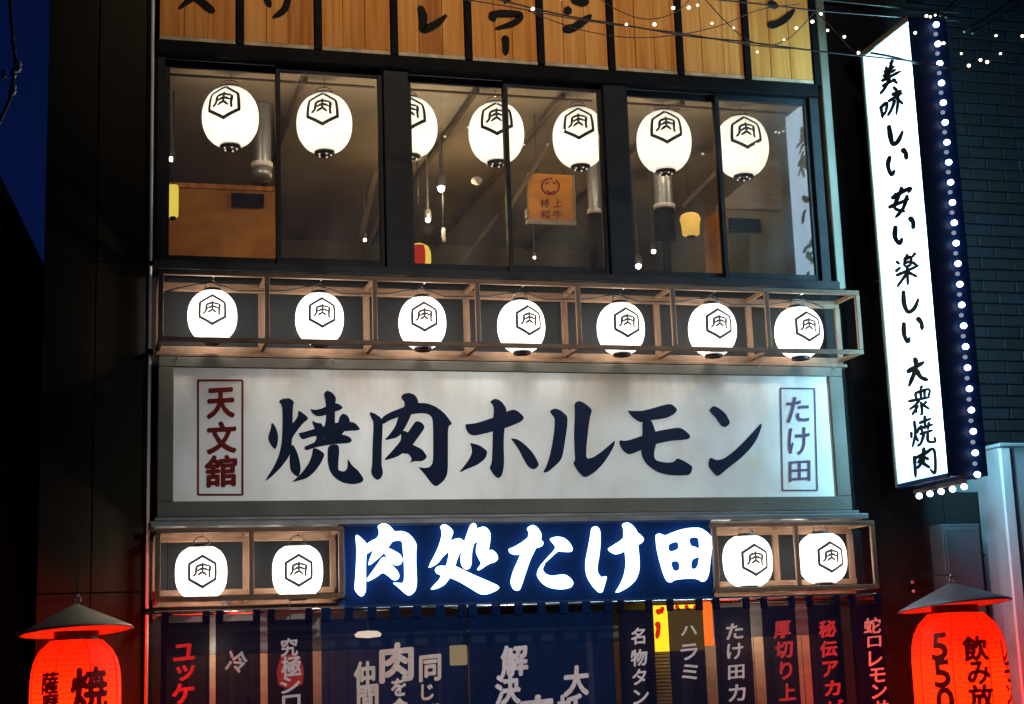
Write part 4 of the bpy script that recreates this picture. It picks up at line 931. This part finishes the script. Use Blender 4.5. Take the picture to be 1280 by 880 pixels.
obj('transom', box(MB(), XL+0.1, XR-0.1, 0.15, 0.16, zmid+0.002, 1.958), 'grey_door', sf)
pos = thing('lit_poster', 'glowing yellow poster with red marks behind the three katakana banner', 'poster', at(856, 800, -0.1))
a = at(817, 757, -0.1); b = at(893, 812, -0.1)
obj('sheet', box(MB(), a.x, b.x-0.075, -0.1, -0.085, b.z, a.z), 'poster_yellow', pos)
obj('side_strip', box(MB(), b.x-0.074, b.x, -0.1, -0.085, b.z+0.03, a.z+0.02), 'poster_orange', pos)
bm = MB(); F = flatY(-0.101)
for s in ([(822, 762),(824, 768)], [(821, 778),(823, 785),(821, 798)], [(825,766),(829,759)]): brush(bm, s, 6.5, F, 0.001)
for x in (845, 857, 868): brush(bm, [(x, 757), (x+4, 763)], 5, F, 0.001)
o_ = obj('red_marks', bm, 'poster_red', pos, fix=False); o_['kind'] = 'stuff'
def glow_box(name, px, py, w, h, Y, m, label, round_=False):
    c = at(px, py, Y); sx_ = size_px(px, py, Y, w)/2; sz = size_px(px, py, Y, h)/2; t = thing(name, label, 'lamp', c)
    if round_: obj('shade', lathe(MB(), [(0, sz), (sx_*0.7, sz*0.85), (sx_, sz*0.1), (sx_*0.9, -sz*0.7), (0, -sz)], 18, c), m, t)
    else: obj('shade', bev(box(MB(), c.x-sx_, c.x+sx_, c.y-0.03, c.y+0.03, c.z-sz, c.z+sz), 0.008), m, t)
    obj('cord', tube(MB(), [c+Vector((0, 0, sz)), (c.x, c.y, 2.2)], 0.004, 6), 'black_rubber', t)
glow_box('porch_lamp', 460, 793, 34, 9, -0.25, 'lamp_paper', 'flat oval lamp shining through the left half of the door curtain', True)
glow_box('porch_lamp', 573, 819, 20, 24, -0.2, 'lamp_cream', 'square paper lamp shining through the curtain beside its slit')
glow_box('porch_lantern', 363, 840, 34, 44, -0.25, 'red_glow', 'red lantern glowing through the third banner from the left', True)
# added unseen porch lights, brightening the wall behind the banners
pl = thing('porch_fill', 'added unseen light behind the curtain rod that brightens the storefront wall', 'lamp', (3.1, -0.2, 2.0))
for i, xx in enumerate((0.95, 4.9)):
    d = bpy.data.lights.new('porch_fill_source', 'POINT'); d.energy = 5.0; d.color = (1.0, 0.8, 0.58); d.shadow_soft_size = 0.05
    o = bpy.data.objects.new('porch_fill_source', d); COL.objects.link(o); o.location = Vector((xx, -0.12, 1.72)) - pl.location; o.parent = pl
    bm = MB(); ball(bm, (xx, -0.12, 2.02), 0.03, 2); obj('fitting', bm, 'grey_metal', pl)

# ------------------------------------------------------------------ big red lanterns under conical caps
def red_lantern(label, px, py_top, wpx, Y, capm, apex, rimL, rimR, cols, rot):
    p = at(px, py_top, Y); R = size_px(px, py_top, Y, wpx)/2; H = R*1.75; c = Vector((p.x, Y, p.z-H*1.0))
    t = thing('red_lantern', label, 'lantern', c, 'big red paper lanterns')
    P = [(0, H)]; n = 16
    for i in range(n+1):
        s = 1-2*i/n; rr = R*(1-abs(s)**5.5*0.42); P.append((rr, s*H*0.985))
    P.append((0, -H))
    obj('paper_body', lathe(MB(), P, 36, c), 'paper_red', t)
    d = bpy.data.lights.new('lantern_bulb', 'POINT'); d.energy = 330.0; d.color = (1.0, 0.02, 0.004); d.shadow_soft_size = 0.06
    o = bpy.data.objects.new('lantern_bulb', d); COL.objects.link(o); o.parent = t
    PP = [(r, z) for r, z in reversed(P)]
    def fn(x, y, tt):    # x arc length, y down from centre
        z = -y; a = -math.pi/2+rot+x/R; r = radius_at(PP, z)+0.005+tt
        return c + Vector((r*math.cos(a), r*math.sin(a), z))
    bm = MB()
    for ch, x, y, w, h in cols:
        bm = MB(); glyph(bm, ch, x*R, -H+y*R, w*R*1.12, h*R*1.08, fn, 0.0, 0.03, -0.05, cuts=2); obj('character', bm, 'red_ink_glow', t, fix=False)
    bm = MB()
    for k in range(8):
        a = 2*math.pi*k/8+rot+0.39; tube(bm, [c+Vector((r*1.004*math.cos(a), r*1.004*math.sin(a), z)) for r, z in P[1:-1]], 0.0035, 5)
    obj('rib_cord', bm, 'cloth_red', t)
    # cap
    ca = at(*apex, Y); rl_, rr_ = at(*rimL, Y), at(*rimR, Y); rim = (rr_.x-rl_.x)/2; hgt = ca.z-(rl_.z+rr_.z)/2; cx = (rl_.x+rr_.x)/2
    zb = (rl_.z+rr_.z)/2
    oc1 = obj('conical_cap', lathe(MB(), [(rim-0.012, zb), (rim, zb+0.003), (rim*0.96, zb+0.018), (0.02, ca.z), (0.0, ca.z+0.004)], 40, (c.x, Y, 0)), capm, t)
    oc2 = obj('cap_lining', lathe(MB(), [(rim-0.02, zb+0.002), (rim*0.3, zb+hgt*0.60)], 40, (c.x, Y, 0)), 'cap_cone', t)
    for o_ in (oc1, oc2):
        T = Matrix.Translation(Vector((0, 0, zb-c.z))); o_.data.transform(T @ Matrix.Rotation(math.radians(3.0), 4, 'Y').inverted() @ Matrix.Rotation(math.radians(-4.5), 4, 'X') @ T.inverted())
    obj('collar', lathe(MB(), [(R*0.5, c.z+H-0.004), (R*0.5, c.z+H+0.05), (R*0.46, c.z+H+0.05)], 28, (c.x, Y, 0)), 'lantern_cap', t)
    hk = MB(); tube(hk, [Vector((c.x+0.02*math.sin(a), Y, ca.z+0.03-0.026*math.cos(a))) for a in [i*math.pi/5 for i in range(10)]], 0.006, 6)
    tube(hk, [(c.x, Y, ca.z+0.05), (c.x, Y+0.02, ca.z+0.06), (c.x, Y+0.3, ca.z+0.075), (c.x, 0.05, ca.z+0.075)], 0.009, 6)
    obj('hook', hk, 'steel', t)
    return t
red_lantern('big red lantern under a beige conical cap at the lower left corner', 95.5, 799, 114, -0.62, 'cap_cone', (104, 755), (30, 797), (175, 784),
    [('薩', -0.52, 0.95, 0.36, 0.42), ('摩', -0.50, 1.40, 0.36, 0.42), ('焼', 0.38, 1.12, 0.72, 0.86), ('肉', 0.36, 2.05, 0.7, 0.8)], -0.06)
red_lantern('big red lantern under a grey conical cap reading 550 at the lower right', 1194, 765, 103, -0.72, 'cap_cone_blue', (1184, 729), (1127, 765), (1252, 752),
    [('5', -0.66, 0.72, 0.30, 0.50), ('5', -0.64, 1.28, 0.30, 0.50), ('0', -0.62, 1.84, 0.32, 0.50), ('飲', 0.10, 0.78, 0.46, 0.46), ('み', 0.12, 1.28, 0.42, 0.42), ('放', 0.13, 1.78, 0.46, 0.46), ('題', 0.13, 2.3, 0.46, 0.46), ('レ', 0.98, 0.85, 0.3, 0.4), ('モ', 1.0, 1.3, 0.32, 0.38), ('ン', 1.0, 1.75, 0.32, 0.36)], -0.28)

# ------------------------------------------------------------------ neighbours: left
nl = thing('clad_building', 'dark metal clad building left of the restaurant', 'building', (-0.1, 0.1, 0))
xl0 = at(58, 200, 0.05).x; xj = at(122, 200, 0.05).x
for (a, b) in ((xl0, xj-0.004), (xj+0.004, 0.405)):
    for z0, z1 in ((0.0, 2.1), (2.108, 4.42), (4.428, 6.7), (6.708, 10)):
        obj('cladding_panel', bev(box(MB(), a, b, 0.05, 0.09, z0, z1), 0.003), 'cladding', nl)
obj('wall', box(MB(), xl0+0.01, 0.44, 0.091, 5.0, 0.0, 9.98), 'dark_wall', nl)
pp = thing('downpipe', 'thin pale downpipe at the left edge of the restaurant front', 'pipe', (0.435, -0.03, 0))
obj('pipe', tube(MB(), [(0.436, -0.03, 0.0), (0.436, -0.03, 9.5)], 0.012, 10), 'pale_pipe', pp)
for py in (330, 440, 765): 
    z = at(189, py, -0.03).z; obj('clamp', bev(box(MB(), 0.415, 0.458, -0.05, 0.049, z-0.018, z+0.018), 0.004), 'black_metal', pp)
hs = thing('dark_house', 'unlit house with a sloping roof at the far left edge', 'house', (at(0, 500, 0.8).x-1.5, 0.8, 0))
p, q2 = at(-8, 215, 0.8), at(52, 338, 0.8)
bm = MB(); pr = [(p.x-4, 0.0), (q2.x-0.02, 0.0), (q2.x-0.02, q2.z-0.02), (p.x-4, p.z+7)]
for pl_ in (0.8, 4.0): pass
v = [bm.verts.new((x, 0.8, z)) for x, z in pr] + [bm.verts.new((x, 4.0, z)) for x, z in pr]
for f in ((0,1,2,3),(7,6,5,4),(0,4,5,1),(1,5,6,2),(2,6,7,3),(3,7,4,0)): bm.faces.new([v[i] for i in f])
bmesh.ops.translate(bm, verts=bm.verts, vec=(0, 0, 0)); obj('wall', bm, 'silhouette_wall', hs)
d = (p-q2)
obj('roof', bar(MB(), Vector((q2.x, 2.4, q2.z)), Vector((q2.x, 2.4, q2.z))+Vector((d.x, 0, d.z))*3.5, 3.4, 0.05, Vector((0, 0, 1))), 'silhouette_wall', hs)
# service cable bundle with clamps
sc = thing('service_cable', 'hanging power cable with pale insulators against the night sky', 'cable', at(14, 60, -1.5))
P = [at(x, y, -1.5) for x, y in ((10, -60), (12, -10), (14, 25), (17, 55), (20, 80), (16, 105), (12, 125), (3, 145), (-12, 175))]
obj('cable', tube(MB(), P, 0.012, 8), 'black_rubber', sc)
for x, y, r in ((15.5, 50, 0.016), (18, 66, 0.014), (22, 83, 0.028), (17, 92, 0.022), (16, 112, 0.026), (5, 92, 0.02)):
    bm = MB(); lathe(bm, [(0, r*1.5), (r*0.6, r*1.3), (r, r*0.4), (r*0.6, 0), (r, -r*0.4), (r*0.6, -r*1.3), (0, -r*1.5)], 12, at(x, y, -1.5)); obj('insulator', bm, 'galvanised', sc)

# ------------------------------------------------------------------ neighbours: right
rb = thing('dark_annex', 'dark rendered annex wall behind the blade sign', 'building', (6.6, 0.2, 0))
obj('wall', box(MB(), XR+0.135, 6.62, 0.10, 5.0, 0.0, 10), 'dark_wall', rb)
for k in range(9):
    z = 6.85+k*0.19
    obj('siding_board', bev(box(MB(), XR+0.14, 6.61, 0.075, 0.098, z, z+0.18), 0.004), 'cladding', rb)
# bricks
bk = thing('brick_building', 'dark brick building beyond the blade sign at the right edge', 'building', (8.2, 0.5, 0))
YK = 0.45
xk0, xk1 = 7.27, 10.4; zk0 = 2.9
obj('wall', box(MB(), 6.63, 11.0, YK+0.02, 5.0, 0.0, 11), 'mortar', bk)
bh, bwid = 0.10, 0.32; cnt = 0
meshes = []
for k in range(6):
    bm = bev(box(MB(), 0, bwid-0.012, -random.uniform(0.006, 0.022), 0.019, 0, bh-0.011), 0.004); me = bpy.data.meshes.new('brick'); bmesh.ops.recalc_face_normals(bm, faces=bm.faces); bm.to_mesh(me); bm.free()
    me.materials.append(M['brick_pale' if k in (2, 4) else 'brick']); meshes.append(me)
xvis0 = 6.9; z = 3.0; row = 0
while z < 7.4:
    x = xvis0 - (0.15 if row % 2 else 0.0) + 0.0
    while x < 8.6:
        if x >= xvis0-0.001 and x < 8.2 and cnt < 296:
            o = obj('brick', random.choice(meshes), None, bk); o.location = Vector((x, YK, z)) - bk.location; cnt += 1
        x += bwid
    z += bh; row += 1
obj('lower_wall', box(MB(), 6.63, 7.3, 0.10, YK+0.019, 0.0, 2.75), 'dark_wall', bk)
# pale pillar and grey door low right
xA = at(1231, 700, 0.09).x; yp = 11.0*xA/at(1261, 700, 0.0).x - 11.0; zt_ = at(1261, 559, yp).z
pw = thing('corner_pillar', 'pale painted pillar with white corner strip at the lower right edge', 'pillar', (xA, yp, 0))
obj('shaft', bev(box(MB(), xA, xA+1.0, yp, 0.44, 0.0, zt_), 0.008), 'pillar_paint', pw)
obj('corner_strip', bev(box(MB(), xA-0.004, xA+0.085, yp-0.03, yp-0.001, 0.0, zt_-0.01), 0.006), 'pillar_trim', pw)
obj('coping', bev(box(MB(), xA-0.012, xA+1.0, yp-0.04, 0.44, zt_+0.001, zt_+0.03), 0.006), 'pillar_paint', pw)
gd = thing('grey_cabinet', 'dark grey steel cabinet on the wall above the right red lantern', 'cabinet', (at(1205, 700, 0.0).x, 0.0, 1.5))
xa_, xb_ = at(1181, 700, -0.1).x, at(1228, 700, -0.1).x; za_ = at(1200, 655, -0.1).z; zb_ = 1.0
obj('body', bev(box(MB(), xa_, xb_, -0.1, 0.098, zb_, za_), 0.006), 'grey_door', gd)
obj('door_panel', bev(box(MB(), xa_+0.02, xb_-0.015, -0.112, -0.101, zb_+0.03, za_-0.03), 0.004), 'grey_door', gd)
bm = MB(); ball(bm, at(1229.5, 694, -0.12), 0.012, 2); obj('lock', bm, 'black_metal', gd)
for k, (px, py) in enumerate(((1140.5, 727.5), (1142, 739))):
    bm = MB(); ball(bm, at(px, py, 0.06), 0.014, 2); tag(obj('wall_stud', bm, 'pillar_trim'), ('upper', 'lower')[k] + ' of two small pale studs on the dark wall left of the right red lantern', 'stud')

# ------------------------------------------------------------------ overhead cables and fairy lights
def cable(pts, Y, r, label, group='overhead cables crossing in front of the timber boards', name='overhead_cable'):
    Pp = catmull(pts, 8); tag(obj(name, tube(MB(), [at(x, y, Y) for x, y in Pp], r, 6), 'copper_wire'), label, 'cable', group)
cable([(540, -18), (600, -6), (700, 18), (790, 33), (860, 45), (930, 52), (1015, 63), (1100, 72), (1150, 78), (1215, 90)], -1.25, 0.006, 'long black cable sagging from upper middle down to the blade sign top')
cable([(560, -4), (640, 9), (720, 24), (800, 35), (855, 42), (930, 55), (990, 61)], -1.2, 0.0045, 'thin cable just beside the long sagging one over the middle boards')
cable([(660, 14), (725, 37), (790, 47), (850, 43), (900, 32), (950, 12), (1000, 5)], -1.15, 0.0035, 'thin cable dipping below the others then rising to the right')
cable([(740, -8), (775, 14), (810, 24), (845, 15), (868, -8)], -1.3, 0.0035, 'short swag of fairy light wire over the seventh board')
cable([(872, -12), (905, 25), (935, 50), (965, 56), (990, 45), (1012, 22), (1024, 10)], -1.3, 0.004, 'fairy light wire hooping up towards the pale corner strip')
cable([(1024, 18), (1045, 40), (1065, 62), (1080, 68), (1092, 60)], -1.3, 0.004, 'fairy light wire dropping from the corner strip to the blade sign')
cable([(860, -4), (960, 6), (1020, 13), (1110, 20), (1200, 26)], -1.0, 0.006, 'upper dark cable running level to the right')
cable([(930, -10), (1030, 0), (1130, 10), (1200, 16)], -1.0, 0.005, 'topmost thin cable near the right of the frame')
cable([(1175, 20), (1200, -6), (1222, -40)], -0.9, 0.009, 'pair of grey cables rising steeply from the blade sign top')
cable([(1182, 22), (1208, -6), (1230, -40)], -0.9, 0.007, 'second grey cable rising steeply from the blade sign top')
cable([(1205, 40), (1245, 14), (1290, -16)], -0.9, 0.010, 'thick cable slanting up at the top right corner')
cable([(1215, 42), (1255, 18), (1295, -8)], -0.9, 0.008, 'second cable slanting up at the top right corner')
cable([(1088, 66), (1115, 71), (1150, 80)], -1.2, 0.009, 'doubled cable crossing the top of the white blade sign')
fl = thing('fairy_lights', 'string of tiny warm fairy lights over the boards and the blade sign top', 'fairy lights', at(900, 20, -1.3))
FB = [(701, -2), (666, 11), (783, 30.5), (818, 30.5), (841.5, 10), (861, 9.5), (872, 6.5), (890, 29), (917, 35), (946.5, 65), (980, 50), (995.5, 35), (1015.5, 27), (1026, 17.5), (1034.5, 38), (1055.5, 46),
      (1073, 66), (1099, 65), (1117, 54), (1130, 37), (1144, 41), (1158, 20), (1163, 21), (1169, 19), (1179.5, 54), (1201.5, 67), (1225.5, 75), (1234, 77.5), (1245, 44.5), (1250.5, 67), (1211, 82), (1278, 45)]
mbt = bulb_mesh(0.0115, 'fairy_bulb'); mbt.materials.append(M['bulb_warm'])
for x, y in FB:
    o = obj('fairy_bulb', mbt, None, fl); o.location = at(x, y, -1.3) - fl.location
    s = random.uniform(0.6, 1.15); o.scale = (s, s, s)
obj('wire', tube(MB(), [at(x, y, -1.3) for x, y in catmull([(1130, 36), (1160, 22), (1180, 52), (1202, 68), (1228, 76), (1250, 66), (1285, 44)], 8)], 0.003, 5), 'copper_wire', fl)

# ------------------------------------------------------------------ katakana on the timber boards (their tops run out of the picture)
bo = thing('board_lettering', 'large black katakana painted down the timber boards', 'lettering', at(620, 20, -0.037))
F = flatY(-0.0345); px_ = (0.7, 1.15, 1.0, 1.05, 0.9, 0.35)
def letters(nm, S, w):
    bm = MB()
    for i, s in enumerate(S): brush(bm, s, w*1.25, F, 0.001+0.0005*i, px_)
    obj(nm, bm, 'ink_black', bo, fix=False)
letters('katakana', [[(222, -28), (262, -34), (250, -12), (224, 10)], [(243, -6), (256, 6), (268, 15)]], 8)
letters('katakana', [[(331, -20), (333, -4), (338, 9)], [(356, -26), (360, -5), (355, 12), (341, 22)]], 7)
letters('katakana', [[(525, 8), (529, 22), (529, 36), (545, 30), (558, 19)]], 8)
letters('katakana', [[(613, 17), (619, 26)], [(612, 18), (630, 17), (650, 19), (642, 29), (619, 36)], [(631, 45), (632, 56), (632, 69)]], 7)
letters('katakana', [[(616, -22), (650, -26)], [(625, -30), (626, -8)], [(642, -32), (641, -10), (630, 4)]], 6)
letters('katakana', [[(706, 11), (714, 16)], [(704, 37), (716, 35), (727, 28), (739, 19)], [(715, -3), (725, 3), (736, 2)]], 8)
letters('katakana', [[(961, 3), (972, 9)], [(960, 31), (970, 30), (982, 23), (993, 12)]], 7)

# ------------------------------------------------------------------ added unseen lamp mast; its fill light washes the upper boards
sl = thing('fill_lamp_mast', 'added unseen lamp on a pole behind the viewer, carrying the fill light', 'street lamp', (FILL.x+1.5, FILL.y-0.3, 0))
obj('pole', lathe(MB(), [(0.08, 0), (0.05, FILL.z+0.25)], 14, (FILL.x+1.5, FILL.y-0.3, 0)), 'grey_metal', sl)
obj('arm', tube(MB(), [(FILL.x+1.5, FILL.y-0.3, FILL.z+0.2), (FILL.x, FILL.y-0.3, FILL.z+0.3)], 0.03, 8), 'grey_metal', sl)
obj('lamp_head', lathe(MB(), [(0.0, 0.3), (0.16, 0.28), (0.2, 0.24)], 18, (FILL.x, FILL.y-0.3, FILL.z)), 'grey_metal', sl)
